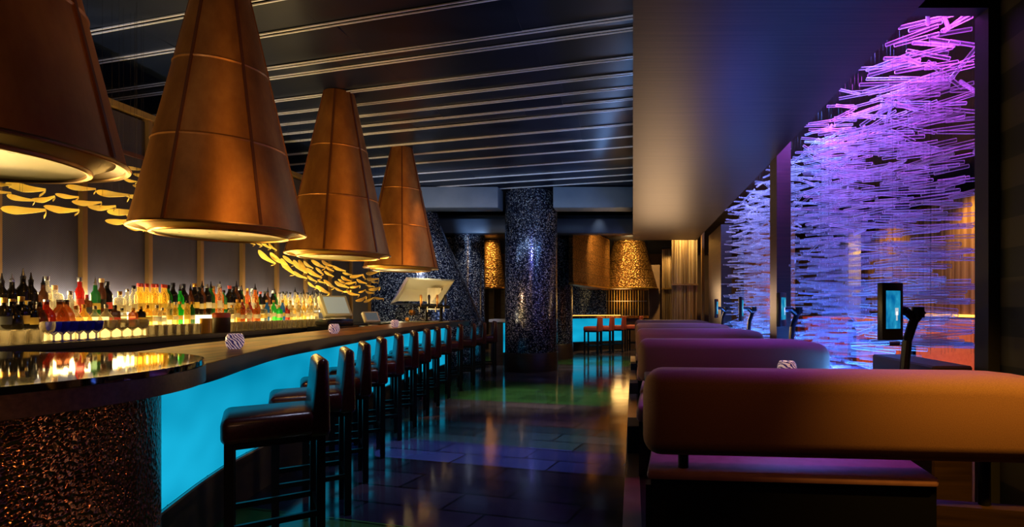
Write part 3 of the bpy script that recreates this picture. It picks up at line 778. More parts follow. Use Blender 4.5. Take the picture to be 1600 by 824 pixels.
for gi, (PL, XX, grp) in enumerate(((P1, -4.0, 'golden petals of the left swarm'), (P2, -4.25, 'golden petals of the right swarm'))):
    for k, (px, py, ln, ang) in enumerate(PL):
        X = XX + random.uniform(-.14, .14); Y = ypx(px, X); s = F/Y
        j = random.randrange(3)
        if not used[j]: o = pet[j]; used[j] = True
        else: o = pet[j].copy(); COL.objects.link(o)
        z = H - (py-VY)/s
        o.location = (X, Y, z)
        # face the aisle: strip runs along the wall
        heading = math.atan2(Y, X) - PI/2 if False else .95 + random.uniform(-.25, .15)
        if gi == 0: heading = .45 + random.uniform(-.2, .2)
        # apparent horizontal shortening of a strip with this heading
        dx, dy = math.cos(heading), math.sin(heading)
        kx = abs(dx - (X/Y)*dy)
        sc_ = ln/(s*.22*kx*1.0/ max(.3, math.cos(math.radians(ang))) )
        sc_ = ln/(s*.22*math.hypot(kx*math.cos(math.radians(ang)), math.sin(math.radians(ang))))
        sc_ = max(.45, min(1.6, sc_))
        o.scale = (sc_, sc_, sc_*1.05)
        tilt = math.radians(ang) + (py-VY)/s*dy/Y*.9 * -1 * 0
        o.rotation_euler = (0, 0, heading)
        o.rotation_mode = 'XYZ'
        q = Matrix.Rotation(heading, 3, 'Z') @ Matrix.Rotation(math.radians(ang)*(1 if gi else .8), 3, 'Y')
        o.rotation_euler = q.to_euler()
        if gi == 0: lb = 'curled golden petal of the swarm on the left, behind the two nearest copper hoods'
        else: lb = 'curled golden petal of the swarm streaming down to the mosaic wall'
        tag(o, lb, 'ornament', grp)
        wires.tube((X, Y, z+.01), (X, Y, CZ-.05), .0009, n=4)
tag(obj('hanging_wires', wires, M['black_metal']), 'thin wires from which the golden petals hang', 'wires', kind='stuff')

# ------------------------------------------------------------------ mosaic oven and wall beyond the bar
ov = thing('mosaic_oven', 'conical mosaic-clad oven beyond the far end of the bar', 'oven', (-4.62, 11.6, 0))
obj('oven_body', G().lathe([(1.28, 0), (1.28, 1.0), (.98, 1.75), (.38, 3.2), (.25, 3.78)], 64), M['mosaic'], ov)
def PO(px, py, Y):
    p = at(px, py, Y); return Vector((p[0]+4.62, p[1]-11.6, p[2]))
g = G()
# hood mouth: sloping cream box, open below
fr = [PO(612,474,9.9), PO(686,475,9.9), PO(709,440,10.1), PO(638,436,10.1)]
bk = [PO(622,471,10.40), PO(664,471,10.40), PO(672,455,10.42), PO(632,452,10.42)]
g.add(fr + bk, [(0,4,7,3),(3,7,6,2),(2,6,5,1),(4,5,6,7)])
tag(obj('hood_liner', g, M['cream'], ov), 'cream enamel hood mouth')
fr2 = [p + Vector((dx, -.02, dz)) for p, dx, dz in zip(fr, (-.03,.03,.03,-.03), (-.03,-.03,.03,.03))]
g = G(); g.add(fr + fr2, [(0,1,5,4),(1,2,6,5),(2,3,7,6),(3,0,4,7)])
obj('hood_frame', g, M['steel'], ov)
g = G().box(PO(668,452,10.2).x, PO(690,452,10.2).x, -1.42, -1.38, PO(665,484,10.2).z, PO(665,450,10.2).z)
tag(obj('oven_door', g, M['steel'], ov), 'grey steel flap')
oc = thing('oven_counter', 'pale stone counter under the mosaic oven hood', 'counter', (-4.2, 9.75, 0))
obj('slab', G().soft(-.75, .5, -.25, .35, 1.02, 1.08, .01, 1), M['stone_white'], oc)
obj('cabinet', G().box(-.72, .47, -.2, .33, 0, 1.015), M['wood_dark'], oc)
struct('wall_mosaic', G().box(-5.9, -3.74, 13.3, 13.4, 0, 3.44).lathe([(.33, 0), (.33, 3.4)], 32, (-4.06, 13.05, 0)), M['mosaic'])
struct('wall_far_left', G().box(-6.4, -4.98, 11.0, 11.1, 0, 3.78), M['mosaic'])

# counter running behind the big column with a blue panel
kc = thing('kitchen_counter', 'pale topped counter beyond the last stool with a blue glowing panel', 'counter')
obj('top', G().soft(-3.3, -1.9, 12.15, 12.6, 1.0, 1.07, .01, 1), M['stone_white'], kc)
obj('cabinet', G().box(-3.28, -3.0, 12.25, 12.58, 0, .99), M['wood_dark'], kc)
tag(obj('light_panel', G().box(-2.99, -1.95, 12.25, 12.3, .3, .98), M['blue_panel'], kc), 'glowing blue panel')
# back doorway and small scaled hood
sh = thing('scaled_copper_hood', 'small cone hood of copper scales beside the big mosaic column', 'hood', (-4.42, 16.6, 0))
obj('shell', G().lathe([(.44, 1.95), (.24, 3.5)], 40), M['scales'], sh)
obj('rim', G().lathe([(.45,1.93),(.45,1.97),(.43,1.97)], 40, cap=False), M['copper_rim'], sh)
struct('door_1', G().box(-4.75, -4.60, 17.5, 17.6, 0, 2.1).box(-4.35, -4.25, 17.5, 17.6, 0, 2.1).box(-4.75, -4.25, 17.5, 17.6, 2.1, 2.2), M['wood_tan'])
# mosaic low wall behind grill counter
struct('wall_grill', G().box(-2.6, -.9, 18.1, 18.25, 0, 2.4), M['mosaic'])
gc = thing('grill_counter', 'short counter with glowing blue front behind the three red stools', 'counter')
obj('top', G().ribbon([(-2.6,15.7),(-.3,16.85),(.5,16.9)], [(-2.8,16.2),(-.4,17.2),(.5,17.2)], 1.0, 1.07), M['bar_wood'], gc)
tag(obj('light_panel', G().ribbon([(-2.6,15.9),(-.33,17.02)], [(-2.63,15.96),(-.36,17.08)], .28, .99), M['blue_panel'], gc), 'glowing blue panel')
obj('side_panel', G().box(-.31, .45, 16.98, 17.1, 0, .99), M['wood_dark'], gc)
obj('kick_base', G().ribbon([(-2.6,15.88),(-.33,17.0)], [(-2.63,15.96),(-.36,17.08)], 0, .27), M['black_gloss'], gc)
tag(obj('light_strip', G().ribbon([(-2.7,16.1),(-.4,17.15)], [(-2.71,16.13),(-.41,17.18)], 1.075, 1.095), M['led_amber'], gc), 'amber strip')
red = noisy('red_brown_leather', (.32,.05,.03), (.40,.075,.045), (40,40,40), .4, 0, .1)
rs0 = make_stool('leftmost red bar stool at the short blue counter', 'red_bar_stool', red)
rs0.location = (-1.12, 15.0, .004); rs0.rotation_euler.z = PI/2 - .2
rs0['group'] = 'red stools at the short blue counter'
for i, (x, y, lb) in enumerate(((-.80, 15.45, 'second red bar stool at the short blue counter'), (-.46, 15.9, 'third red bar stool at the short blue counter, facing its end'), (.06, 16.3, 'red bar stool at the wooden end of the short counter'))):
    dup(rs0, (x, y, .004), PI/2 - .2, lb)
# great copper hoods
hb = thing('copper_box_hood', 'long box hood clad in copper scale tiles above the grill', 'hood')
g = G(); pts = [(-1.46, 12.9), (-.72, 16.4), (-1.35, 17.0), (-1.57, 13.0)]
g.prism(pts, 1.95, 3.42)
obj('shell', g, M['scales'], hb)
obj('rim', G().prism([(p[0]*1.0 + (.02 if i < 2 else 0), p[1]-.02) for i, p in enumerate(pts)], 1.90, 1.949), M['brass'], hb)
ch = thing('copper_cone_hood', 'wide flared cone hood of copper scales beside the box hood', 'hood', (-.12, 17.2, 0))
obj('shell', G().lathe([(.93, 1.95), (.50, 3.55)], 56), M['scales'], ch)
obj('rim', G().lathe([(.94,1.92),(.95,1.95),(.93,1.97)], 56, cap=False), M['brass'], ch)
# glass partition of brass strips behind grill
rk = thing('brass_screen', 'screen of upright golden strips below the cone hood', 'screen')
for i in range(15):
    x = -.95 + i*.095
    obj('strip', G().box(x-.012, x+.012, 19.0, 19.02 + .03*(i % 2), .9, 2.0), M['brass'] if i % 3 else M['gold'], rk)
obj('rail', G().box(-1.0, .5, 18.98, 19.04, 1.55, 1.57), M['steel'], rk)
# string curtains
def curtain(x0, x1, y, z1, label):
    t = thing('string_curtain', label, 'curtain')
    g = G(); n = int((x1-x0)/.022)
    for i in range(n):
        x = x0 + (i+.5)*(x1-x0)/n + random.uniform(-.004, .004)
        g.tube((x, y+random.uniform(-.03, .03), .0), (x, y, z1), .007, n=5)
    s = tag(obj('strings', g, M['strings'], t), kind='stuff')
    obj('backing', G().box(x0, x1, y+.06, y+.08, 0, z1), M['wall_wood'], t)
    obj('band', G().box(x0-.01, x1+.01, y-.045, y+.05, 1.88, 1.92), M['brass'], t)
    obj('track', G().box(x0-.02, x1+.02, y-.05, y+.09, z1, z1+.04), M['black'], t)
curtain(.95, 1.58, 13.0, 3.40, 'nearer golden string curtain with a metal band, past the last booth')
curtain(.88, 1.22, 16.0, 3.1, 'farther narrow string curtain, left of the nearer one')
struct('wall_panel_brown', G().box(.50, .86, 17.0, 17.1, 0, 2.7), M['wall_brown'])
struct('wall_jamb', G().box(1.60, 1.66, 12.35, 12.5, 0, 3.4), M['brass'])
cl = thing('ceiling_light', 'round white ceiling light beyond the brown soffit', 'ceiling light', (.45, 15.2, 3.42))
obj('ring', G().lathe([(.20,-.03),(.24,0),(.24,.03),(.2,.03)], 32, cap=False), M['steel'], cl)
obj('diffuser', G().lathe([(0,-.028),(.19,-.02),(.195,.01)], 32), emit('pale_lamp', (.9,.95,1), 2.0), cl)

# ------------------------------------------------------------------ booths
struct('floor_platform', G().box(.046, 7.5, 1.2, 12.4, 0, .2), M['wood_dark'])
plt = G()
struct('trim_40', G().box(-.055, .045, 1.2, 12.4, 0, .206), M['wood_tan'])
bench_y = [2.03, 4.07, 6.05, 8.08, 10.15]
blabels = ['nearest booth bench, wide brown padded back across the lower right corner', 'second booth bench, with a purple-lit padded back behind the table candle', 'third booth bench back, violet on top, counting from the near one', 'fourth booth bench back from the near one', 'farthest booth bench, brown top, before the string curtain']
for i, y in enumerate(bench_y):
    rz = -.085 if i == 0 else (-.05 if i == 1 else -.02)
    w = 1.62 if i == 0 else 1.47
    t = thing('booth_bench', blabels[i], 'bench', (.035, y+.02, .2), rz, group='booth benches')
    def bulge(v, w=w):
        u = v.z; k = 1
        y2 = v.y + (.02*math.sin((v.z-.56)/.34*PI) if v.y < .1 else 0) * -1
        drop = 0
        if v.x > w-.35 and v.z > .75: drop = .05*((v.x-(w-.35))/.35)**2
        return Vector((v.x, y2, v.z-drop))
    g = G(); bm = bmesh.new(); bmesh.ops.create_cube(bm, size=1)
    for v in bm.verts: v.co = Vector(((v.co.x+.5)*w, (v.co.y+.5)*.24, .565+(v.co.z+.5)*.335))
    bmesh.ops.bevel(bm, geom=list(bm.edges)+list(bm.verts), offset=.075, segments=6, affect='EDGES', profile=.5)
    bmesh.ops.bisect_plane(bm, geom=list(bm.verts)+list(bm.edges)+list(bm.faces), plane_co=(w-.35,0,0), plane_no=(1,0,0))
    for q in (.18, .27): bmesh.ops.bisect_plane(bm, geom=list(bm.verts)+list(bm.edges)+list(bm.faces), plane_co=(w-q,0,0), plane_no=(1,0,0))
    bm.verts.index_update()
    g.add([bulge(v.co) for v in bm.verts], [[v.index for v in f.verts] for f in bm.faces]); bm.free()
    obj('backrest', g, M['bench'], t, sharp=1.2)
    for px in (.16, w-.30):
        obj('post', G().tube((px, .12, .30), (px, .12, .60), .022, n=12), M['black_metal'], t)
    sw = 1.13 if i == 0 else 1.4
    tag(obj('seat', G().soft(.015, sw, .06, .62, .462, .50, .015, 2), M['seat_vinyl'], t), 'smooth padded seat')
    obj('base', G().box(.03, sw, .09 if i == 0 else .1, .56, .0, .46), M['black_gloss'], t)
    if i == 0:
        obj('plinth', G().add([(.0,.24,.0),(1.7,.02,.0),(1.7,.09,.0),(.0,.31,.0),(.0,.24,.385),(1.7,.02,.385),(1.7,.09,.385),(.0,.31,.385)], [(3,2,1,0),(4,5,6,7),(0,1,5,4),(1,2,6,5),(2,3,7,6),(3,0,4,7)]), M['wood_dark'], t)
    if i:
        tag(obj('seat', G().soft(.015, 1.4, -.56, .05, .38, .49, .03, 3), M['seat_vinyl'], t), 'smooth padded seat')
        obj('base', G().box(.03, 1.4, -.5, .09, .0, .375), M['black_gloss'], t)
# black end caps and wooden end boards along the platform
for i, (y, h) in enumerate(((4.15, .21), (7.0, .14), (9.6, .12))):
    tag(obj('booth_end_box', G().soft(-.045, .07, y, y+.34, .207, .207+h, .004, 1), M['black']), '%s black end box standing on the tan ledge beside the aisle' % ['nearest', 'middle', 'farthest'][i], 'end box', 'black end boxes along the aisle')
tb0 = None
tl = ['booth table behind the nearest bench, holding the striped candle', 'booth table between the second and third benches', 'booth table between the third and fourth benches', 'booth table before the farthest bench']
for i in range(4):
    y = (bench_y[i]+bench_y[i+1])/2 + .02
    if tb0 is None:
        tb0 = thing('booth_table', tl[0], 'table', (.07, y, .2), 0, 'booth tables')
        obj('table_top', G().soft(0, 1.30, -.27, .27, .70, .745, .01, 2), M['wood_dark'], tb0)
        obj('pedestal', G().lathe([(.16,0),(.16,.02),(.04,.04),(.035,.68),(.1,.70)], 24, (.65,0,0)), M['black_metal'], tb0)
    else: dup(tb0, (.07, y, .2), 0, tl[i])
candle(.855, 2.95, .946, 'white striped candle glass glowing behind the nearest bench', 1.15)
candle(.10, 8.95, .946, 'small pale candle glass on the table before the farthest bench', 1.0)

# game screens on arms
def display(px, Y, label, s=1.0, yaw=.35):
    t = thing('booth_screen', label, 'screen', ((px-VX)/F*Y, Y, 0), 0, 'booth screens on arms')
    m = Matrix.Translation((0, 0, 1.325)) @ Matrix.Rotation(yaw, 4, 'Z')
    obj('housing', G().soft(-.075, .075, -.02, .02, -.16, .16, .006, 2, m=m), M['screen_frame'], t)
    tag(obj('display', G().box(-.050, .050, -.0225, -.0195, -.095, .115, m), M['display'], t), 'lit blue picture')
    obj('bottle_picture', G().box(.018, .028, -.0245, -.0226, -.05, .0, m).box(.012, .034, -.0245, -.0226, -.02, .02, m), plain('white_print', (.8,.8,.8), .4, 0, (.8,.9,1), .6), t)
    obj('arm', G().path([(.10, .05, .95), (.12, .05, 1.16), (.16, .05, 1.28), (.10, .04, 1.33), (0.02, .03, 1.33)], .026, 10).tube((.16,.05,1.28),(.2,.05,1.33),.03), M['black_gloss'], t)
    obj('hinge', G().lathe([(0,-.03),(.035,-.03),(.035,.03),(0,.03)], 16, (.18,.05,1.32)), M['black_metal'], t)
    obj('bracket', G().box(.06, .16, .02, .10, .74, .98), M['black_metal'], t)
display(1391, 2.95, 'nearest blue screen on a black arm, beside the orange booth', yaw=.35)
display(1221, 5.0, 'second blue screen on an arm, beside the dark mullion', yaw=.9)
display(1158, 6.95, 'third arm-mounted screen, before the farther glass rods', yaw=1.2)
display(1119, 9.0, 'farthest arm-mounted screen, by the dark pier', yaw=1.2)

# ------------------------------------------------------------------ glass rod curtains
LEN = [.18, .22, .26, .30, .34]
def rod_bm(L, n=8):
    r = .0105
    return G().tube((-L/2,0,0), (L/2,0,0), r, n=n)
rods = [obj('glass_rod', G().lathe([(0,-l/2),(.009,-l/2),(.012,-l/2+.003),(.012,l/2-.003),(.009,l/2),(0,l/2)], 10, m=Matrix.Rotation(PI/2, 4, 'Y')), M['rod_glass']) for l in LEN]
used = [False]*5
rg = random.Random(11)
def rod_pose(z, zlo, zhi):
    up = max(0, (z-2.0)/.9)
    yaw = rg.gauss(-.45, .33)
    if rg.random() < .06 + .16*up: yaw = rg.uniform(-PI, PI)
    pit = rg.gauss(0, .05 + .10*up)
    if rg.random() < .03 + .10*up: pit = rg.uniform(-.9, .9)
    return yaw, pit
near = []
NX = 24; NYY = 11
cols = []
for i in range(330):
    pass
wires = G()
pool = []
# strings of rods: each wire carries rods one above another
wl = []
for c in range(92):
    y = 3.0 + (5.85-3.0)*((c*0.618034) % 1.0); x = (1.68 if y < 5.25 else 1.83) + .38*((c*0.7548777) % 1.0)
    zlo = 1.08 if y < 3.8 else .72
    wl.append((x, y))
    wires.tube((x, y, zlo), (x, y, 3.35), .0007, n=4)
    z = zlo + rg.uniform(.02, .2)
    while z < 3.1:
        pool.append((x + rg.uniform(-.03, .03), y + rg.uniform(-.03, .03), z))
        z += rg.uniform(.15, .31)
pool.sort(key=lambda p: p[1])
big = pool[:300]; rest = pool[300:]
for (x, y, z) in big:
    k = rg.randrange(5)
    if not used[k]: o = rods[k]; used[k] = True
    else: o = rods[k].copy(); COL.objects.link(o)
    yaw, pit = rod_pose(z, 1, 3.2)
    o.location = (x, y, z); o.rotation_euler = (0, pit, yaw)
    band = 'high' if z > 2.3 else ('middle-height' if z > 1.6 else 'low')
    tag(o, 'clear glass rod hanging %s in the near half of the violet-lit rod curtain' % {'high': 'near the top', 'middle-height': 'at middle height', 'low': 'low down'}[band], 'glass rod', 'glass rods hanging %s' % band)
for l, u in zip(rods, used):
    if not u: bpy.data.objects.remove(l)
def rod_stuff(lst, seed):
    g = G(); r2 = random.Random(seed)
    for (x, y, z) in lst:
        yaw, pit = rod_pose(z, 1, 3.2); L = r2.choice(LEN)
        d = Vector((math.cos(yaw)*math.cos(pit), math.sin(yaw)*math.cos(pit), math.sin(pit)))*L/2
        p = Vector((x, y, z)); g.tube(p-d, p+d, .011, n=6)
    return g
tag(obj('glass_rods', rod_stuff(rest, 3), M['rod_glass']), 'mass of violet glass rods in the rear of the near curtain', 'glass rods', kind='stuff')
far = []
for c in range(60):
    y = 6.0 + 3.5*((c*0.618034) % 1.0); x = (1.70 if y < 9.4 else 1.95) + .38*((c*0.7548777) % 1.0)
    wires.tube((x, y, .8), (x, y, 3.35), .0007, n=4)
    z = .8 + rg.uniform(.0, .1)
    while z < 3.1:
        far.append((x, y, z)); z += rg.uniform(.11, .24)
tag(obj('glass_rods', rod_stuff(far, 5), M['rod_glass']), 'farther curtain of blue-white glass rods past the dark mullion', 'glass rods', kind='stuff')
tag(obj('hanging_wires', wires, M['black_metal']), 'fine upright wires carrying the glass rods', 'wires', kind='stuff')

# ------------------------------------------------------------------ room beyond the rods
struct('wall_room_panel', G().box(4.9, 5.1, 5.5, 11.5, 1.25, 3.0), M['wall_wood'])
struct('wall_room_pier', G().box(4.3, 4.55, 10.6, 11.2, 0, 3.2), M['stone_white'])
def obooth(x, y, rz, mat, label, w=1.3):
    t = thing('round_booth', label, 'booth', (x, y, .2), rz)
    obj('back', G().lathe([(w*.5, .0), (w*.5, .92), (w*.5+.05, .97), (w*.5+.12, .95), (w*.5+.14, 0)], 24, a0=-.5, a1=PI*.9), mat, t)
    obj('seat', G().lathe([(w*.16, .0), (w*.16, .26), (w*.49, .28), (w*.49, 0)], 24, a0=-.5, a1=PI*.9), mat, t)
obooth(3.95, 7.5, -.3, M['orange_vinyl'], 'glowing orange booth seat in the room behind the glass rods', 1.5)
obooth(3.75, 9.6, -.3, M['red_fabric'], 'red booth seat farther back behind the glass rods', 1.3)
tb = thing('round_table', 'dark table before the orange booth, beyond the glass rods', 'table', (3.35, 6.35, .2))
obj('top', G().soft(-.5, .5, -.35, .35, .71, .75, .01, 1), M['wood_dark'], tb)
obj('pedestal', G().lathe([(.2,0),(.2,.02),(.03,.04),(.03,.71)], 16), M['black_metal'], tb)
for (x0, x1, y0, y1) in ((4.86, 4.89, 5.6, 9.0),):
    tag(obj('cove_strip', G().box(x0, x1, y0, y1, 1.2, 1.24), M['led_amber']), 'amber light strip above the orange booth', 'light strip')
wb = thing('wall_bracket_lamp', 'black bracket on the orange wall beside the mullion', 'bracket', (2.9, 10.3, 1.95))
obj('plate', G().box(-.02, .02, -.05, .05, -.15, .15), M['black_metal'], wb)
obj('arm', G().tube((-.02,0,.0), (-.25,-.1,.0), .02).tube((-.25,-.1,.0), (-.25,-.1,-.1), .025), M['black_metal'], wb)
struct('wall_orange', G().box(2.93, 3.05, 10.0, 14.0, 0, 3.2), noisy('orange_brown_wall', (.38,.13,.03), (.5,.2,.06), (1,1,6), .5, 0, 0))

# ------------------------------------------------------------------ lights
def light(kind, name, loc, target, col, power, size=.2, spot=60, blend=.5, sy=None):
    d = bpy.data.lights.new(name, kind); d.energy = power; d.color = col
    if kind == 'AREA':
        d.size = size
        if sy: d.shape = 'RECTANGLE'; d.size = sy; d.size_y = size
    else: d.shadow_soft_size = size
    if kind == 'SPOT': d.spot_size = math.radians(spot); d.spot_blend = blend
    o = bpy.data.objects.new(name, d); COL.objects.link(o); o.location = loc
    if target is not None:
        o.rotation_euler = (Vector(target) - Vector(loc)).to_track_quat('-Z', 'Y').to_euler()
    return o
AM = (1, .55, .16); OR = (1, .45, .12)
for y in (3.4, 4.9, 6.4, 7.6):
    light('AREA', 'back_bar_uplight', (-4.45, y, 1.55), (-3.5, y, 2.3), (1,.62,.16), 13, .10, sy=1.3)
    light('AREA', 'bottle_backlight', (-4.93, y, 1.42), (-4.2, y, 1.40), (1,.72,.3), 20.0, .12, sy=1.4)
    light('AREA', 'screen_uplight', (-4.88, y, 1.44), (-5.0, y, 1.62), (.86,.88,.95), 9.0, .05, sy=1.4)
for i, (x, y, _) in enumerate(cones):
    light('SPOT', 'hood_spot', (x+2.1, y-2.1, 3.0), (x, y, 2.7), (1,.5,.13), (30, 95, 95, 95)[i], .3, 85, 1)
    light('SPOT', 'hood_under_fill', (x+.25, y+.1, 1.2), (x, y, 1.95), (1,.72,.25), (4.5, .5, .9, .8)[i], .15, 75, 1)  # upward fill added to brighten liner and plate, no fixture below the hood
light('SPOT', 'petal_spot', (-3.62, 5.0, 1.5), (-4.1, 4.1, 2.05), (1,.80,.32), 75, .1, 75, .8)
light('SPOT', 'petal_spot', (-3.7, 5.4, 1.4), (-4.25, 7.0, 1.95), (1,.80,.35), 100, .1, 75, .8)
light('SPOT', 'petal_spot', (-3.7, 3.0, 1.4), (-4.05, 3.8, 2.1), (1,.80,.35), 30, .1, 75, .8)
light('SPOT', 'drum_spot', (-2.3, .2, .9), (-2.5, 1.1, .5), (1,.6,.2), 120, .05, 80, .7)
light('SPOT', 'drum_spot', (-1.0, .4, 1.2), (-2.0, 1.4, .6), (1,.45,.22), 20, .05, 60, .9)
for (x, y) in ((-2.4, 3.6), (-2.7, 5.0), (-2.9, 6.5), (-3.1, 8.0)):
    light('SPOT', 'bar_spot', (x, y, 3.5), (x-.1, y+.1, 1.1), (1,.5,.15), 100, .05, 30, .7)
light('SPOT', 'ceiling_wash', (-.5, 3.3, 2.9), (-.5, 4.35, 3.8), (.6,.7,1), 22, .1, 80, .9)  # added uplight with no fixture, brightens one ceiling panel
light('AREA', 'ceiling_wash', (-.10, 7.0, 3.2), (-2.2, 6.6, 3.8), (.22,.45,1), 36, .1, sy=6)
light('SPOT', 'ceiling_wash', (-.5, 7.0, 3.1), (-.5, 8.0, 3.8), (.6,.75,1), 16, .1, 90, .9)  # another added uplight with no fixture, farther down the ceiling
light('SPOT', 'ceiling_wash', (-4.75, 3.6, 3.2), (-4.9, 5.0, 3.8), (.65,.75,1), 16, .05, 80, .9)  # added uplight with no fixture, over the left end of the rails
light('SPOT', 'ceiling_wash', (-3.0, 1.4, 2.7), (-3.0, 6.0, 3.9), (.8,.75,.8), 60, .3, 80, .9)  # added from the camera side to brighten the rail fronts, no lamp there
light('SPOT', 'ceiling_wash', (-3.7, 11.3, 2.6), (-3.8, 12.6, 3.28), (.4,.65,1), 130, .1, 34, .8)
light('AREA', 'beam_wash', (-3, 9.3, 3.2), (-3, 10.8, 3.6), (.4,.6,.9), 22, .2, sy=5)
for y, ct, cb in ((3.3, (.75,.08,1), (.05,.16,1)), (4.0, (.22,.16,1), (.05,.3,1)), (4.7, (.6,.08,1), (.05,.12,1)), (5.4, (.12,.25,1), (.04,.22,1))):
    light('AREA', 'rod_light', (1.95, y, 3.36), (1.95, y, 0), ct, 22, .3, sy=.4)
    light('AREA', 'rod_light', (1.72, y-.2, .75), (1.95, y, 2.2), cb, 15, .1, sy=.5)
for y in (6.4, 7.3, 8.2, 9.1):
    light('AREA', 'rod_light', (1.95, y, 3.36), (1.95, y, 0), (.22,.26,1), 20, .3, sy=.6)
    light('AREA', 'rod_light', (1.72, y-.2, .75), (1.95, y, 2.2), (.07,.25,1), 17, .1, sy=.6)
for y in (4.1, 6.1, 8.1):
    light('SPOT', 'booth_violet', (1.45, y+.15, 2.6), (1.1, y+.10, 1.05), (.13,.01,1), 75, .05, 50, 1)
light('SPOT', 'booth_violet', (1.3, 2.9, 2.6), (.9, 2.3, .7), (.8,.06,.7), 26, .05, 46, .8)
light('SPOT', 'bench_spot', (1.75, .9, 2.8), (1.45, 2.05, 1.0), (1,.50,.05), 300, .05, 44, 1)
light('SPOT', 'bench_fill', (.4, .2, 2.7), (.8, 2.05, .9), (1,.36,.10), 16, .1, 46, .9)
light('AREA', 'soffit_glow', (.6, 11.6, 1.5), (.6, 10.4, 2.9), (1,.6,.3), 34, 1.0, sy=1.0)
light('AREA', 'soffit_glow', (.5, 8.9, 1.2), (.5, 8.2, 2.9), (1,.6,.3), 14, 1.0, sy=1.2)
light('SPOT', 'soffit_blue', (1.2, 6.3, 1.4), (1.3, 5.4, 2.9), (.07,.05,1), 24, .2, 120, 1)
light('SPOT', 'soffit_blue', (1.2, 3.2, 1.4), (1.1, 3.2, 2.9), (.14,.07,1), 3, .2, 120, 1)
light('SPOT', 'aisle_spot', (-.35, 5.4, 3.6), (-.15, 5.6, 0), (1,.5,.12), 130, .15, 34, 1)
light('SPOT', 'aisle_spot', (-.35, 8.0, 3.6), (-.2, 8.2, 0), (1,.6,.2), 100, .15, 30, 1)
light('SPOT', 'aisle_spot', (-1.5, 7.4, 3.7), (-1.4, 7.9, 0), (.9,.95,.8), 330, .15, 42, .6)  # neutral spots from here on are added to brighten the dark floor
light('SPOT', 'aisle_spot', (-1.3, 4.8, 3.7), (-1.4, 5.0, 0), (.65,.7,1), 230, .15, 46, .8)
light('SPOT', 'aisle_spot', (-1.4, 3.0, 3.7), (-1.4, 3.2, 0), (.65,.7,1), 90, .15, 40, .8)
light('SPOT', 'aisle_spot', (-.8, 12.4, 3.6), (-.8, 12.6, 0), (.9,.9,.9), 160, .15, 50, .8)
light('SPOT', 'column_spot', (-.9, 11.0, 3.6), (-1.65, 11.3, 2.0), (.85,.88,1), 110, .03, 60, .7)
light('SPOT', 'column_spot', (-1.5, 8.0, 3.4), (-2.1, 10.9, 2.0), (.3,.3,1), 150, .03, 40, .9)
light('SPOT', 'column_spot', (-2.9, 9.8, 1.7), (-2.45, 10.9, 1.35), (1,.5,.2), 22, .03, 60, .8)
light('SPOT', 'column_spot', (-1.1, 12.7, 3.3), (-1.9, 13.6, 1.5), (.8,.88,1), 70, .03, 60, .6)
light('SPOT', 'oven_spot', (-3.9, 9.7, 3.5), (-4.5, 11.0, 1.8), (.85,.9,1), 170, .05, 70, .7)
light('SPOT', 'oven_spot', (-3.2, 11.4, 3.3), (-4.0, 12.8, 1.6), (.85,.9,1), 130, .05, 60, .7)
light('POINT', 'oven_glow', (-4.3, 9.6, 1.25), None, (1,.85,.5), 10, .08)
light('SPOT', 'far_hood_spot', (-.1, 15.4, 3.42), (-.12, 16.6, 2.7), (1,.66,.22), 420, .05, 110, .7)
light('SPOT', 'far_hood_spot', (-.4, 14.2, 3.4), (-1.1, 14.9, 2.7), (1,.6,.2), 320, .05, 100, .7)
light('SPOT', 'far_hood_spot', (-4.3, 15.7, 3.4), (-4.42, 16.4, 2.7), (1,.66,.22), 240, .05, 90, .7)
light('POINT', 'grill_glow', (-.4, 18.2, 1.6), None, AM, 22, .35)
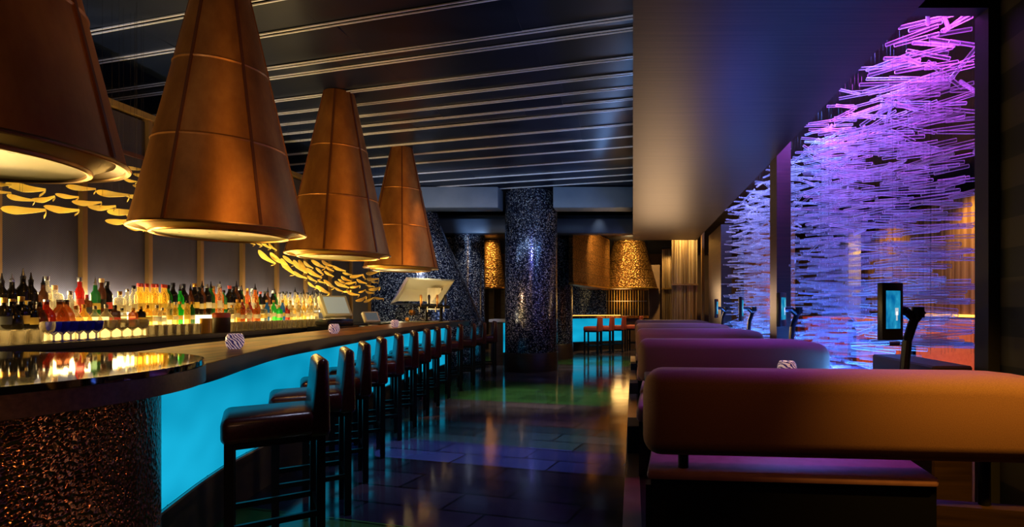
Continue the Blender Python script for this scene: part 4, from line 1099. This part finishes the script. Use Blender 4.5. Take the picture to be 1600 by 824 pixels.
light('SPOT', 'far_floor', (-1.0, 14.4, 3.3), (-.9, 14.6, 0), (1,.6,.3), 30, .15, 60, .7)
light('SPOT', 'curtain_spot', (1.2, 12.6, 3.35), (1.2, 13.0, 1.5), (1,.72,.3), 190, .05, 120, .8)
light('SPOT', 'curtain_spot', (1.05, 15.6, 3.05), (1.05, 16.0, 1.5), (1,.72,.3), 90, .05, 110, .8)
light('SPOT', 'room_spot', (4.4, 7.6, 3.1), (4.95, 7.6, 1.6), (1,.6,.18), 160, .1, 110, .8)
light('SPOT', 'room_spot', (4.2, 10.0, 3.1), (4.9, 10.2, 1.6), (1,.6,.18), 120, .1, 110, .8)
light('SPOT', 'room_spot', (3.6, 6.6, 2.6), (4.1, 7.8, .9), (1,.5,.15), 45, .1, 80, .8)
light('SPOT', 'room_spot', (3.4, 9.0, 2.6), (3.8, 10.0, .9), (1,.35,.1), 40, .1, 80, .8)
light('SPOT', 'room_spot', (2.3, 10.9, 1.2), (2.95, 11.5, 1.8), (1,.45,.1), 60, .1, 110, .8)

w = bpy.data.worlds.new('dark_room'); sc.world = w; w.use_nodes = True
w.node_tree.nodes['Background'].inputs[0].default_value = (.03, .04, .08, 1)
w.node_tree.nodes['Background'].inputs[1].default_value = .12

# ------------------------------------------------------------------ camera
cam = bpy.data.cameras.new('camera'); co = bpy.data.objects.new('camera', cam); COL.objects.link(co)
co.location = (0, 0, H); co.rotation_euler = (PI/2, 0, 0)
cam.sensor_width = 36; cam.lens = F/1600*36
cam.shift_x = -(VX-800)/1600; cam.shift_y = (VY-412)/1600
cam.clip_start = .05; cam.clip_end = 100
sc.camera = co
sc.view_settings.view_transform = 'Standard'; sc.view_settings.look = 'None'
sc.view_settings.exposure = 0; sc.view_settings.gamma = 1; sc.view_settings.use_curve_mapping = False
sc.cycles.max_bounces = 8; sc.cycles.diffuse_bounces = 3; sc.cycles.glossy_bounces = 4; sc.cycles.transparent_max_bounces = 24
sc.cycles.sample_clamp_indirect = 4; sc.cycles.blur_glossy = .5
sc.cycles.caustics_reflective = False; sc.cycles.caustics_refractive = False
